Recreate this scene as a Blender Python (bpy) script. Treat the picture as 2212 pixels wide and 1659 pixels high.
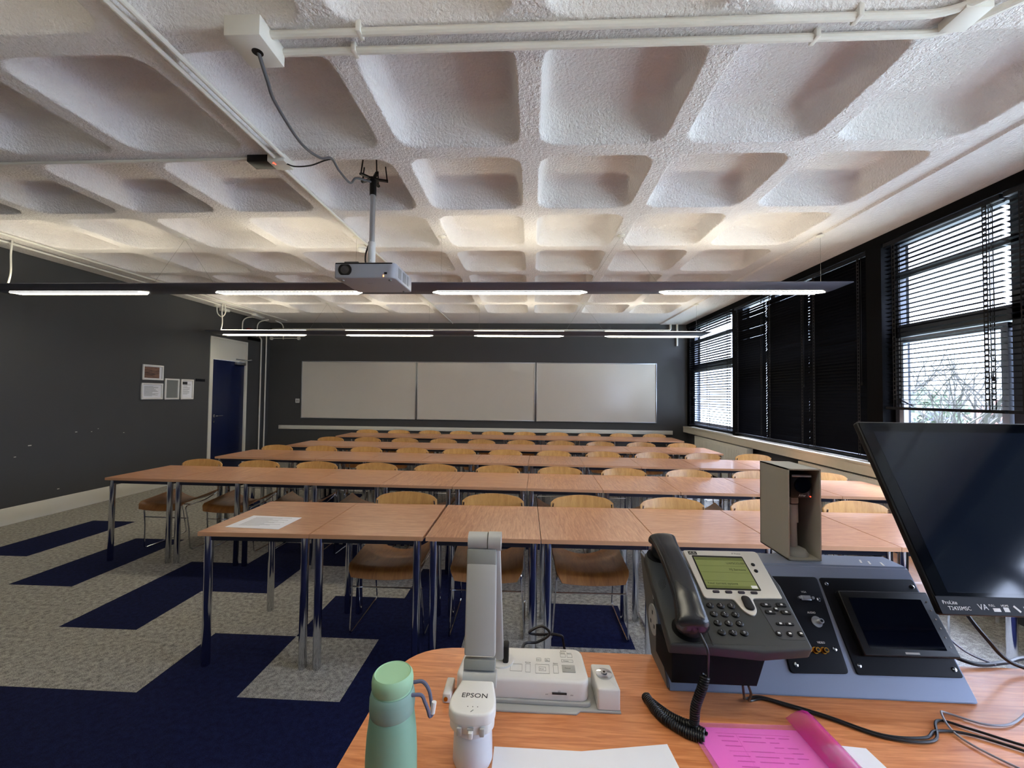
import bpy, bmesh, math, random
from mathutils import Vector, Matrix
random.seed(7)
PI = math.pi
S = bpy.context.scene
for o in list(bpy.data.objects): bpy.data.objects.remove(o)
COL = S.collection

# ------------------------------------------------------------------ camera, sky, exposure
YAW, PITCH, ROLL = .0477, .028, .0111
cam_d = bpy.data.cameras.new('camera'); cam = bpy.data.objects.new('camera', cam_d); COL.objects.link(cam)
cam_d.sensor_width = 36; cam_d.sensor_fit = 'HORIZONTAL'; cam_d.lens = 893.9/2212*36
cam_d.clip_start = .02; cam_d.clip_end = 300
_f = Vector((-math.sin(YAW)*math.cos(PITCH), math.cos(YAW)*math.cos(PITCH), math.sin(PITCH)))
_r = Vector((math.cos(YAW), math.sin(YAW), 0)); _u = _r.cross(_f)
_r2 = _r*math.cos(ROLL)+_u*math.sin(ROLL); _u2 = -_r*math.sin(ROLL)+_u*math.cos(ROLL)
_m = Matrix((_r2, _u2, -_f)).transposed().to_4x4(); _m.translation = (0, 0, 1.45)
cam.matrix_world = _m
S.camera = cam
S.view_settings.view_transform = 'Standard'; S.view_settings.look = 'None'
S.view_settings.gamma = 1; S.view_settings.use_curve_mapping = False
S.view_settings.exposure = 1.3
W = bpy.data.worlds.new('overcast_sky'); S.world = W; W.use_nodes = True
nt = W.node_tree; bg = nt.nodes['Background']
tc = nt.nodes.new('ShaderNodeTexCoord'); sp = nt.nodes.new('ShaderNodeSeparateXYZ'); cr = nt.nodes.new('ShaderNodeValToRGB')
nt.links.new(tc.outputs['Generated'], sp.inputs[0]); nt.links.new(sp.outputs['Z'], cr.inputs[0])
cr.color_ramp.elements[0].position = 0; cr.color_ramp.elements[0].color = (.125, .15, .20, 1)
ce = cr.color_ramp.elements.new(.35); ce.color = (.18, .215, .285, 1)
cr.color_ramp.elements[2].position = .75; cr.color_ramp.elements[2].color = (.90, 1.05, 1.42, 1)
nt.links.new(cr.outputs[0], bg.inputs['Color']); bg.inputs['Strength'].default_value = 20.0
LAMP_DOWN, LAMP_UP = 7.5, 5.5

# ------------------------------------------------------------------ materials
def lin(c):
    return tuple(((v/255)/12.92 if v/255 <= .04045 else ((v/255+.055)/1.055)**2.4) for v in c)+(1,)
def mat(name, rgb, rough=.5, metal=0, bump=None, var=None, coat=0, emis=None, spec=None, alpha=None):
    m = bpy.data.materials.new(name); m.use_nodes = True; t = m.node_tree; b = t.nodes['Principled BSDF']
    c = lin(rgb); b.inputs['Base Color'].default_value = c
    b.inputs['Roughness'].default_value = rough; b.inputs['Metallic'].default_value = metal
    if coat: b.inputs['Coat Weight'].default_value = coat; b.inputs['Coat Roughness'].default_value = .12
    if spec is not None: b.inputs['Specular IOR Level'].default_value = spec
    if emis: b.inputs['Emission Color'].default_value = lin(emis[0]); b.inputs['Emission Strength'].default_value = emis[1]
    if alpha is not None: b.inputs['Alpha'].default_value = alpha
    co = t.nodes.new('ShaderNodeTexCoord')
    if var or bump is None:
        sc, amt = var or (18, .04)
        n = t.nodes.new('ShaderNodeTexNoise'); n.inputs['Scale'].default_value = sc; n.inputs['Detail'].default_value = 3
        t.links.new(co.outputs['Object'], n.inputs['Vector'])
        r = t.nodes.new('ShaderNodeMapRange'); r.inputs[3].default_value = 1-amt; r.inputs[4].default_value = 1+amt
        t.links.new(n.outputs['Fac'], r.inputs[0])
        x = t.nodes.new('ShaderNodeVectorMath'); x.operation = 'SCALE'; x.inputs[0].default_value = c[:3]
        t.links.new(r.outputs[0], x.inputs['Scale']); t.links.new(x.outputs[0], b.inputs['Base Color'])
    if bump:
        sc, st, dist = bump
        n = t.nodes.new('ShaderNodeTexNoise'); n.inputs['Scale'].default_value = sc; n.inputs['Detail'].default_value = 3; n.inputs['Roughness'].default_value = .6
        t.links.new(co.outputs['Object'], n.inputs['Vector'])
        bp = t.nodes.new('ShaderNodeBump'); bp.inputs['Strength'].default_value = st; bp.inputs['Distance'].default_value = dist
        t.links.new(n.outputs['Fac'], bp.inputs['Height']); t.links.new(bp.outputs[0], b.inputs['Normal'])
    return m
def wood(name, c1, c2, scale, stretch, rough, coat=0, dist=1.5):
    m = bpy.data.materials.new(name); m.use_nodes = True; t = m.node_tree; b = t.nodes['Principled BSDF']
    co = t.nodes.new('ShaderNodeTexCoord'); mp = t.nodes.new('ShaderNodeMapping'); mp.inputs['Scale'].default_value = stretch
    oi = t.nodes.new('ShaderNodeObjectInfo'); ad = t.nodes.new('ShaderNodeVectorMath'); ad.operation = 'ADD'
    mu = t.nodes.new('ShaderNodeMath'); mu.operation = 'MULTIPLY'; mu.inputs[1].default_value = 30
    t.links.new(oi.outputs['Random'], mu.inputs[0])
    t.links.new(co.outputs['Object'], mp.inputs[0]); t.links.new(mp.outputs[0], ad.inputs[0]); t.links.new(mu.outputs[0], ad.inputs[1])
    n = t.nodes.new('ShaderNodeTexNoise'); n.inputs['Scale'].default_value = scale; n.inputs['Detail'].default_value = 6; n.inputs['Distortion'].default_value = dist
    n2 = t.nodes.new('ShaderNodeTexNoise'); n2.inputs['Scale'].default_value = scale*6; n2.inputs['Detail'].default_value = 4
    t.links.new(ad.outputs[0], n.inputs['Vector']); t.links.new(ad.outputs[0], n2.inputs['Vector'])
    a2 = t.nodes.new('ShaderNodeMath'); a2.operation = 'MULTIPLY_ADD'; a2.inputs[1].default_value = .45
    t.links.new(n2.outputs['Fac'], a2.inputs[0]); t.links.new(n.outputs['Fac'], a2.inputs[2])
    r = t.nodes.new('ShaderNodeValToRGB'); r.color_ramp.elements[0].position = .45; r.color_ramp.elements[1].position = .95
    r.color_ramp.elements[0].color = lin(c1); r.color_ramp.elements[1].color = lin(c2)
    t.links.new(a2.outputs[0], r.inputs[0]); t.links.new(r.outputs[0], b.inputs['Base Color'])
    b.inputs['Roughness'].default_value = rough
    if coat: b.inputs['Coat Weight'].default_value = coat; b.inputs['Coat Roughness'].default_value = .15
    return m
def carpet(name, c1, c2, sc=220):
    m = bpy.data.materials.new(name); m.use_nodes = True; t = m.node_tree; b = t.nodes['Principled BSDF']
    co = t.nodes.new('ShaderNodeTexCoord'); n = t.nodes.new('ShaderNodeTexNoise'); n.inputs['Scale'].default_value = sc; n.inputs['Detail'].default_value = 4; n.inputs['Roughness'].default_value = .8
    n3 = t.nodes.new('ShaderNodeTexNoise'); n3.inputs['Scale'].default_value = 40; n3.inputs['Detail'].default_value = 2
    t.links.new(co.outputs['Object'], n.inputs['Vector']); t.links.new(co.outputs['Object'], n3.inputs['Vector'])
    ad = t.nodes.new('ShaderNodeMath'); ad.operation = 'MULTIPLY_ADD'; ad.inputs[1].default_value = .35; t.links.new(n3.outputs['Fac'], ad.inputs[0]); t.links.new(n.outputs['Fac'], ad.inputs[2])
    r = t.nodes.new('ShaderNodeValToRGB'); r.color_ramp.elements[0].position = .52; r.color_ramp.elements[1].position = .82
    r.color_ramp.elements[0].color = lin(c1); r.color_ramp.elements[1].color = lin(c2)
    t.links.new(ad.outputs[0], r.inputs[0]); t.links.new(r.outputs[0], b.inputs['Base Color'])
    bp = t.nodes.new('ShaderNodeBump'); bp.inputs['Strength'].default_value = .5; bp.inputs['Distance'].default_value = .004
    t.links.new(n.outputs['Fac'], bp.inputs['Height']); t.links.new(bp.outputs[0], b.inputs['Normal'])
    b.inputs['Roughness'].default_value = .95; b.inputs['Specular IOR Level'].default_value = .15
    return m
def glass(name, tint=(1, 1, 1, 1)):
    m = bpy.data.materials.new(name); m.use_nodes = True; t = m.node_tree; t.nodes.clear()
    o = t.nodes.new('ShaderNodeOutputMaterial'); mx = t.nodes.new('ShaderNodeMixShader'); a = t.nodes.new('ShaderNodeBsdfTransparent'); g = t.nodes.new('ShaderNodeBsdfGlossy')
    a.inputs[0].default_value = tint; g.inputs['Roughness'].default_value = .02
    lw = t.nodes.new('ShaderNodeLayerWeight'); pw = t.nodes.new('ShaderNodeMath'); pw.operation = 'POWER'; pw.inputs[1].default_value = 5
    f = t.nodes.new('ShaderNodeMath'); f.operation = 'MULTIPLY_ADD'; f.inputs[1].default_value = .9; f.inputs[2].default_value = .04
    t.links.new(lw.outputs['Facing'], pw.inputs[0]); t.links.new(pw.outputs[0], f.inputs[0]); t.links.new(f.outputs[0], mx.inputs[0]); t.links.new(a.outputs[0], mx.inputs[1]); t.links.new(g.outputs[0], mx.inputs[2]); t.links.new(mx.outputs[0], o.inputs[0])
    return m
M = dict(
 ceil=mat('stippled_ceiling_plaster', (234, 229, 227), .95, bump=(60, 1.0, .016), var=(9, .05)),
 wall=mat('charcoal_wall_paint', (68, 68, 69), .7, bump=(90, .15, .002), var=(2, .08)),
 blackw=mat('black_trim_paint', (8, 8, 11), .7, spec=.08),
 white=mat('white_gloss_paint', (222, 218, 206), .4, bump=(30, .08, .002)),
 cream=mat('cream_paint', (214, 206, 186), .45),
 conduit=mat('white_conduit_paint', (226, 222, 212), .45),
 cgrey=carpet('grey_carpet', (72, 72, 72), (196, 192, 182)),
 cblue=carpet('navy_carpet', (8, 10, 32), (26, 34, 74)),
 top=wood('beech_laminate', (160, 104, 70), (208, 154, 114), 4.2, (1.2, 16, 8), .32, .25),
 desk=wood('cherry_laminate', (184, 106, 58), (228, 154, 102), 3.2, (1.3, 15, 8), .3, .3, 2.6),
 edge=mat('table_edge_band', (200, 152, 116), .4),
 top2=wood('beech_laminate_cross_grain', (160, 104, 70), (208, 154, 114), 4.2, (16, 1.2, 8), .32, .25),
 ply=wood('golden_plywood', (190, 140, 78), (218, 170, 104), 3, (10, 2, 2), .3, .4, .8),
 ply_shade=wood('shade_darkened_plywood', (120, 74, 36), (158, 106, 56), 3, (10, 2, 2), .42, 0, .8),  # chair seats: shade and reflection under the tables painted into the plywood colour
 chrome=mat('polished_chrome', (205, 208, 214), .12, 1, var=(20, .02)),
 rail=mat('dark_steel_rail', (70, 74, 90), .3, .9, var=(20, .02)),
 board=mat('whiteboard_enamel', (208, 202, 192), .12, var=(3, .02)),
 alu=mat('brushed_aluminium', (180, 182, 186), .35, .9),
 door=mat('navy_door_laminate', (6, 20, 60), .4),
 blind=mat('black_blind_slat', (4, 4, 8), .6, .0, spec=.04),
 tape=mat('black_ladder_tape', (14, 14, 16), .9),
 frame=mat('grey_window_frame', (150, 158, 172), .5),
 frame2=mat('dark_window_frame', (52, 56, 66), .5),
 lampb=mat('grey_lamp_housing', (96, 96, 108), .4, .5),
 louvre=mat('white_louvre', (235, 232, 220), .3),
 tube=mat('lit_fluorescent_tube', (255, 240, 200), .5, emis=((255, 248, 226), LAMP_DOWN)),
 uplight=mat('lit_uplight_strip', (255, 240, 200), .5, emis=((255, 246, 220), LAMP_UP)),
 wire=mat('steel_wire', (150, 148, 140), .4, .6),
 silver=mat('silver_console_paint', (126, 135, 156), .42, .3, bump=(900, .05, .0005), var=(6, .04)),
 boxg=mat('warm_grey_steel', (170, 167, 156), .5, .1, bump=(700, .08, .0005)),
 black=mat('black_plastic', (13, 13, 16), .4, spec=.3),
 blackm=mat('black_panel', (9, 11, 19), .5, spec=.18),
 screen=mat('dark_glass_screen', (6, 10, 22), .06),
 mscreen=mat('dark_monitor_glass', (6, 9, 16), .06, spec=.35, var=(30, .05)),
 charcoal=mat('charcoal_phone_plastic', (54, 56, 56), .5, spec=.3, bump=(1200, .05, .0004)),
 handset=mat('black_handset_plastic', (30, 32, 36), .25),
 psilver=mat('silver_phone_plate', (196, 192, 184), .38, .3),
 lcd=mat('green_lcd', (112, 120, 66), .35, emis=((128, 138, 66), .05)),
 lcdtext=mat('lcd_text', (48, 56, 24), .5),
 wtext=mat('white_print', (215, 215, 215), .5),
 gtext=mat('grey_print', (110, 110, 108), .5),
 btext=mat('black_print', (25, 25, 28), .5),
 ewhite=mat('white_plastic', (222, 220, 216), .35, var=(12, .015)),
 egrey=mat('light_grey_plastic', (168, 168, 164), .4, var=(12, .015)),
 emid=mat('mid_grey_plastic', (138, 140, 136), .4),
 mint=mat('mint_green_paint', (122, 164, 142), .45, var=(14, .03)),
 mint2=mat('pale_mint_silicone', (150, 192, 156), .6),
 mintg=mat('grey_mint_collar', (126, 158, 146), .6),
 cord=mat('grey_cord', (96, 98, 120), .8),
 paper=mat('white_paper', (232, 232, 236), .7),
 pink=mat('pink_plastic', (232, 60, 168), .2, coat=.3, alpha=.6),
 pinkp=mat('pink_tinted_sheet', (250, 136, 220), .3, coat=.2),
 cable=mat('black_cable', (16, 16, 20), .4),
 cablew=mat('grey_cable', (150, 150, 160), .4),
 brass=mat('brass', (190, 140, 60), .25, 1),
 red=mat('red_plastic', (120, 12, 14), .4),
 led=mat('amber_led', (255, 140, 60), .5, emis=((255, 130, 60), 6)),
 ledr=mat('red_led', (255, 40, 30), .5, emis=((255, 50, 30), 4)),
 photo=wood('dark_sunset_print', (40, 26, 28), (150, 112, 92), 2.5, (1, 2, 9), .3, 0, 1),
 greyp=mat('grey_card', (120, 122, 120), .6),
 glass=glass('window_glass', (.95, .95, .96, 1)),
 bark=mat('pale_bark', (52, 50, 44), .9, bump=(20, .4, .02)),
 leaf=mat('evergreen_leaf', (44, 58, 34), .8, var=(3, .4)),
 brick=mat('red_brick', (98, 44, 36), .9, bump=(8, .3, .02)),
 roof=mat('grey_slate_roof', (50, 52, 60), .8, bump=(12, .3, .02)),
 grass=mat('grass', (120, 126, 112), .95, var=(.6, .3)),
 road=mat('asphalt', (140, 140, 146), .95),
)

# ------------------------------------------------------------------ mesh helpers
def sharpen(bm, ang=35):
    for f in bm.faces: f.smooth = True
    for e in bm.edges:
        if len(e.link_faces) == 2 and e.calc_face_angle(0) > math.radians(ang): e.smooth = False
def obj(name, bm, m, parent=None, label=None, sharp=35, loc=None):
    bmesh.ops.recalc_face_normals(bm, faces=bm.faces)
    sharpen(bm, sharp)
    me = bpy.data.meshes.new(name); bm.to_mesh(me); bm.free()
    for q in (m if isinstance(m, (list, tuple)) else [m]): me.materials.append(q)
    o = bpy.data.objects.new(name, me); COL.objects.link(o)
    if parent: o.parent = parent
    if loc: o.location = loc
    if label: o['label'] = label
    return o
def tag(o, label, cat, group=None, kind=None):
    o['label'] = label; o['category'] = cat
    if group: o['group'] = group
    if kind: o['kind'] = kind
    return o
def empty(name, loc=(0, 0, 0), rz=0, label=None, cat=None, group=None, matrix=None):
    o = bpy.data.objects.new(name, None); COL.objects.link(o); o.empty_display_size = .05
    if matrix is not None: o.matrix_world = matrix
    else: o.location = loc; o.rotation_euler = (0, 0, rz)
    if label: tag(o, label, cat, group)
    return o
def struct(name, bm, m, **k):
    o = obj(name, bm, m, **k); o['kind'] = 'structure'; return o
def box(bm, c, s, rot=None, bev=0, mi=0, seg=2):
    """box by centre c and size s"""
    b = bmesh.new(); bmesh.ops.create_cube(b, size=1); bmesh.ops.scale(b, vec=s, verts=b.verts)
    if bev: bmesh.ops.bevel(b, geom=list(b.edges), offset=min(bev, min(s)*.49), segments=seg, profile=.5, affect='EDGES')
    mm = Matrix.Translation(c) @ (rot.to_4x4() if rot else Matrix.Identity(4))
    merge(bm, b, mm, mi); return bm
def bb(bm, a, b, bev=0, mi=0, seg=2):
    """box by two corners"""
    return box(bm, [(a[i]+b[i])/2 for i in range(3)], [abs(b[i]-a[i]) for i in range(3)], None, bev, mi, seg)
def merge(bm, b, mm=None, mi=0):
    vs = [bm.verts.new((mm @ v.co) if mm else v.co) for v in b.verts]
    b.verts.index_update()
    for f in b.faces:
        try: nf = bm.faces.new([vs[v.index] for v in f.verts]); nf.material_index = mi or f.material_index
        except ValueError: pass
    b.free()
def smooth(pts, n=6):
    P = [Vector(p) for p in pts]
    if len(P) < 3: return P
    out = []
    Q = [P[0]*2-P[1]]+P+[P[-1]*2-P[-2]]
    for i in range(1, len(Q)-2):
        a, b, c, d = Q[i-1:i+3]
        for k in range(n):
            t = k/n; out.append(.5*((2*b)+(-a+c)*t+(2*a-5*b+4*c-d)*t*t+(-a+3*b-3*c+d)*t**3))
    out.append(P[-1]); return out
def tube(bm, pts, r, seg=8, cap=True, mi=0, closed=False):
    P = [Vector(p) for p in pts]; n = len(P); rings = []; up = None
    R = r if isinstance(r, (list, tuple)) else [r]*n
    for i, p in enumerate(P):
        if closed: t = (P[(i+1) % n]-P[i-1])
        else: t = (P[min(i+1, n-1)]-P[max(i-1, 0)])
        t = t.normalized() if t.length > 1e-9 else Vector((0, 0, 1))
        if up is None:
            up = Vector((0, 0, 1)) if abs(t.z) < .9 else Vector((1, 0, 0))
        a = t.cross(up)
        if a.length < 1e-5: a = t.orthogonal()
        a.normalize(); b = a.cross(t).normalized(); up = b
        rings.append([bm.verts.new(p+(a*math.cos(2*PI*k/seg)+b*math.sin(2*PI*k/seg))*R[i]) for k in range(seg)])
    m = n if closed else n-1
    for i in range(m):
        A, B = rings[i], rings[(i+1) % n]
        for k in range(seg):
            f = bm.faces.new((A[k], A[(k+1) % seg], B[(k+1) % seg], B[k])); f.material_index = mi
    if cap and not closed:
        for q in (rings[0], rings[-1]):
            f = bm.faces.new(q); f.material_index = mi
    return bm
def fillet(pts, r, n=5):
    P = [Vector(p) for p in pts]; out = [P[0]]
    for i in range(1, len(P)-1):
        a = (P[i-1]-P[i]); b = (P[i+1]-P[i]); rr = min(r, a.length*.49, b.length*.49)
        s = P[i]+a.normalized()*rr; e = P[i]+b.normalized()*rr
        for k in range(n+1):
            t = k/n; out.append(s*(1-t)**2+P[i]*2*t*(1-t)+e*t*t)
    out.append(P[-1]); return out
def lathe(bm, prof, seg=40, c=(0, 0, 0), mi=0, rot=None):
    rings = []; c = Vector(c)
    for r, z in prof:
        ring = []
        for k in range(seg):
            v = Vector((r*math.cos(2*PI*k/seg), r*math.sin(2*PI*k/seg), z))
            if rot: v = rot @ v
            ring.append(bm.verts.new(v+c))
        rings.append(ring)
    for A, B in zip(rings, rings[1:]):
        for k in range(seg):
            f = bm.faces.new((A[k], A[(k+1) % seg], B[(k+1) % seg], B[k])); f.material_index = mi
    for q in (rings[0], rings[-1]):
        f = bm.faces.new(q); f.material_index = mi
    return bm
def prism(bm, poly, z0, z1, bev=0, mi=0):
    b = bmesh.new(); vs = [b.verts.new((x, y, z0)) for x, y in poly]; f = b.faces.new(vs)
    r = bmesh.ops.extrude_face_region(b, geom=[f]); bmesh.ops.translate(b, vec=(0, 0, z1-z0), verts=[v for v in r['geom'] if isinstance(v, bmesh.types.BMVert)])
    if bev:
        es = [e for e in b.edges if abs(e.verts[0].co.z-e.verts[1].co.z) < 1e-6]
        bmesh.ops.bevel(b, geom=es, offset=bev, segments=3, profile=.5, affect='EDGES')
    merge(bm, b, None, mi); return bm
def rpoly(pts, r, n=5):
    """round the corners of a closed 2-D polygon"""
    P = [Vector((p[0], p[1])) for p in pts]; out = []; m = len(P)
    for i in range(m):
        rr = r[i] if isinstance(r, (list, tuple)) else r
        a = P[i-1]-P[i]; b = P[(i+1) % m]-P[i]; rr = min(rr, a.length*.49, b.length*.49)
        if rr <= 0: out.append(tuple(P[i])); continue
        s = P[i]+a.normalized()*rr; e = P[i]+b.normalized()*rr
        for k in range(n+1):
            t = k/n; q = s*(1-t)**2+P[i]*2*t*(1-t)+e*t*t; out.append((q.x, q.y))
    return out
def rrect(x0, y0, x1, y1, r, n=5): return rpoly([(x0, y0), (x1, y0), (x1, y1), (x0, y1)], r, n)
def cyl(bm, c, r, h, seg=20, axis='z', mi=0, r2=None):
    rot = {'z': None, 'x': Matrix.Rotation(PI/2, 3, 'Y'), 'y': Matrix.Rotation(-PI/2, 3, 'X')}[axis]
    return lathe(bm, [(r, 0), (r if r2 is None else r2, h)], seg, c, mi, rot)
def text(name, s, size, m, parent, loc, rz=0, align='LEFT', ext=.00015, mw=None, shear=0):
    cu = bpy.data.curves.new(name, 'FONT'); cu.body = s; cu.size = size; cu.align_x = align; cu.extrude = ext; cu.resolution_u = 2; cu.shear = shear
    t = bpy.data.objects.new(name, cu); COL.objects.link(t); bpy.context.view_layer.update()
    me = bpy.data.meshes.new_from_object(t); bpy.data.objects.remove(t); bpy.data.curves.remove(cu)
    me.materials.clear(); me.materials.append(m); me.name = name
    o = bpy.data.objects.new(name, me); COL.objects.link(o); o.parent = parent
    if mw is not None: o.matrix_local = mw
    else: o.location = loc; o.rotation_euler = (0, 0, rz)
    return o
def plane_frame(P0, eu, es):
    eu = Vector(eu).normalized(); es = Vector(es).normalized(); n = eu.cross(es).normalized(); es = n.cross(eu)
    m = Matrix((eu, es, n)).transposed().to_4x4(); m.translation = P0; return m
def copy_tree(o, parent=None):
    c = o.copy(); COL.objects.link(c)
    if parent: c.parent = parent; c.matrix_parent_inverse = o.matrix_parent_inverse
    for ch in list(o.children): copy_tree(ch, c)
    return c
ORD = ['first', 'second', 'third', 'fourth', 'fifth', 'sixth', 'seventh', 'eighth', 'ninth', 'tenth', 'eleventh', 'twelfth']

# ------------------------------------------------------------------ room shell
XL, XR, YB, YF, ZC = -5.62, 3.18, 8.6, -1.9, 2.96
# floor: carpet tiles of half a metre
X0, Y0 = -.889, 1.948
BLUE = {(-2, 0), (0, 0), (0, 1), (0, 2), (-1, 1), (2, 1), (-4, 1), (-4, 2), (-3, 2), (-3, 3), (-2, 3), (-6, 2), (-6, 3), (-8, 3), (-8, 4), (-5, 5), (-6, 6), (-2, 5), (1, 4), (5, 5), (0, 6), (-4, 7), (3, 6), (-1, 4)}
bm = bmesh.new(); G = {}
def gv(i, j):
    if (i, j) not in G: G[i, j] = bm.verts.new((min(max(X0+.5*i, XL-.1), XR+.1), min(max(Y0+.5*j, YF-.1), YB+.1), 0))
    return G[i, j]
for i in range(-10, 9):
    for j in range(-8, 14):
        vs = [gv(i, j), gv(i+1, j), gv(i+1, j+1), gv(i, j+1)]
        if abs(vs[0].co.x-vs[1].co.x) < .01 or abs(vs[0].co.y-vs[2].co.y) < .01: continue
        f = bm.faces.new(vs); f.material_index = 1 if ((i, j) in BLUE or (j < 0 and j > -4)) else 0
struct('floor', bm, [M['cgrey'], M['cblue']])
# waffle ceiling
bm = bmesh.new(); SP = .846; RX, RY = -.026, 2.52; NS = 40
def rsq(h, r, n=NS):
    out = []
    for k in range(n):
        a = 2*PI*(k+.5)/n; c, s = math.cos(a), math.sin(a)
        if r <= 0: t = h/max(abs(c), abs(s))
        else:
            t = h/max(abs(c), abs(s)); x, y = abs(c)*t, abs(s)*t; q = h-r
            if x > q and y > q:
                # ray hits the corner arc centred (q,q)
                bq = -(abs(c)+abs(s))*q; cq = 2*q*q-r*r; t = -bq+math.sqrt(max(bq*bq-cq, 0))
        out.append((c*t, s*t))
    return out
RINGS = [(.423, 0, 0), (.374, .10, 0), (.3705, .10, .0), (.364, .105, .003), (.3605, .11, .010), (.358, .112, .020), (.350, .112, .050), (.338, .112, .095), (.329, .11, .128), (.322, .108, .146), (.312, .104, .160), (.298, .098, .169), (.280, .09, .174), (.25, .08, .176), (.1, .05, .177)]
for ci in range(-6, 3):
    for cj in range(-5, 6):
        cx, cy = RX+SP*(ci+.5), RY+SP*(cj+.5); prev = None
        for h, r, z in RINGS:
            ring = [bm.verts.new((cx+x, cy+y, ZC+z)) for x, y in rsq(h, r)]
            if prev is None:
                # corners of the square boundary
                pts = rsq(h, 0)
                for v, (x, y) in zip(ring, pts): v.co = (cx+max(-.423, min(.423, x)), cy+max(-.423, min(.423, y)), ZC)
                cs = [bm.verts.new((cx+sx*.423, cy+sy*.423, ZC)) for sx, sy in ((1, 1), (-1, 1), (-1, -1), (1, -1))]
                for q, cv in enumerate(cs):
                    k = int(round((q+.5)*NS/4-.5)); k0 = (NS//8)+q*NS//4
                    bm.faces.new((ring[k0-1], cv, ring[k0 % NS]))
            else:
                for k in range(NS): bm.faces.new((prev[k], prev[(k+1) % NS], ring[(k+1) % NS], ring[k]))
            prev = ring
        bm.faces.new(prev)
xa, xb, ya, yb = RX-SP*6, RX+SP*3, RY-SP*5, RY+SP*6
def quad(bm, x0, y0, x1, y1, z=ZC, z2=None):
    z2 = z if z2 is None else z2
    bm.faces.new([bm.verts.new(p) for p in ((x0, y0, z), (x1, y0, z2), (x1, y1, z2), (x0, y1, z))])
quad(bm, XL-.2, YF-.2, xa, YB+.2); quad(bm, xb, YF-.2, xb+.10, YB+.2); quad(bm, xb+.10, YF-.2, xb+.115, YB+.2, ZC, ZC-.018); quad(bm, xb+.115, YF-.2, XR+.3, YB+.2, ZC-.018, ZC-.018)
quad(bm, xa, yb, xb, YB+.2); quad(bm, xa, YF-.2, xb, ya)
struct('ceiling', bm, M['ceil'], sharp=80)
# walls
DY0, DY1, DH = 6.95, 7.90, 2.44
bm = bmesh.new()
bb(bm, (XL-.15, YF, 0), (XL, DY0, 3.4)); bb(bm, (XL-.15, DY1, 0), (XL, YB, 3.4)); bb(bm, (XL-.15, DY0, DH), (XL, DY1, 3.4))
rp = random.Random(3)
for y, z, s in ((4.40, .83, .016), (4.27, .72, .01), (4.70, .28, .012), (5.47, .88, .009), (4.87, .94, .012), (5.05, .93, .008), (5.13, .96, .007)):
    bb(bm, (XL, y-s, z-s*.3), (XL+.0006, y+s, z+s*.3), mi=1)
struct('wall_left', bm, [M['wall'], M['white']])
bm = bmesh.new(); bb(bm, (XL-.15, YB, 0), (XR+.2, YB+.15, 3.4)); struct('wall_back', bm, M['wall'])
bm = bmesh.new(); bb(bm, (XL-.15, YF-.15, 0), (XR+.3, YF, 3.4)); struct('wall_front', bm, M['wall'])
bm = bmesh.new()
bb(bm, (XR, YF, 0), (XR+.22, YB, .84)); bb(bm, (XR-.02, YF, 2.885), (XR+.22, YB, 3.3))
struct('wall_right', bm, M['wall'])
bm = bmesh.new(); bb(bm, (XR-.03, YF, 2.86), (XR+.02, YB, 2.94)); struct('trim_1', bm, M['blackw'])
bm = bmesh.new(); bb(bm, (XR-.04, 3.86, .86), (XR+.2, 4.03, 2.86)); bb(bm, (XR-.01, 6.58, .86), (XR+.2, 6.70, 2.86)); bb(bm, (XR-.01, 8.47, .86), (XR+.2, 8.6, 2.86))
struct('trim_2', bm, M['blackw'])
bm = bmesh.new(); bb(bm, (XR-.12, YF, .845), (XR+.2, YB-.06, .87), .004); bb(bm, (XR-.115, YF, .755), (XR, YB-.06, .845)); struct('trim_3', bm, M['cream'])
bm = bmesh.new(); bb(bm, (XL, YF, 0), (XL+.018, DY0-.0, .185), .005); struct('baseboard_left', bm, M['white'])
bm = bmesh.new(); bb(bm, (-5.37, YB-.03, .69), (2.87, YB, .77), .004); struct('trim_4', bm, M['white'])
# soffit box in the left back corner
bm = bmesh.new(); bb(bm, (XL, 7.9, 2.50), (XL+.02, 8.25, 2.56)); struct('trim_5', bm, M['blackw'])

# windows (behind the blinds)
def window(n, y0, y1):
    bm = bmesh.new(); x0, x1 = XR+.07, XR+.13
    for a, b_ in ((y0, y0+.05), (y1-.05, y1)): bb(bm, (x0, a, .87), (x1, b_, 2.885))
    for z0, z1 in ((.87, .93), (2.0, 2.11), (2.53, 2.58), (2.83, 2.885)): bb(bm, (x0, y0, z0), (x1, y1, z1))
    o = struct('window_%d' % n, bm, M['frame2'])
    bm = bmesh.new(); a, b_ = y0+.06, y1-.06
    for p, q in ((a, a+.045), (b_-.045, b_)): bb(bm, (x0-.02, p, .94), (x0+.02, q, 1.99), .003)
    for p, q in ((.94, .985), (1.945, 1.99)): bb(bm, (x0-.019, a, p), (x0+.019, b_, q), .003)
    obj('opening_sash', bm, M['frame'], o)
    bm = bmesh.new(); bb(bm, (XR+.10, y0+.03, .9), (XR+.104, y1-.03, 2.86)); obj('window_pane', bm, M['glass'], o)
    bm = bmesh.new(); bb(bm, (x0-.05, b_-.05, 1.42), (x0-.02, b_-.02, 1.46), .004); tube(bm, [(x0-.045, b_-.04, 1.45), (x0-.05, b_-.17, 1.40)], .007)
    obj('window_handle', bm, M['black'], o)
wy = [(2.90, 3.86), (1.93, 2.90), (.96, 1.93), (-.01, .96), (-.98, -.01), (-1.9, -.98), (4.03, 4.87), (4.87, 5.73), (5.73, 6.58), (6.70, 8.47)]
for n, (a, b_) in enumerate(wy): window(n+1, a, b_)

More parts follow.
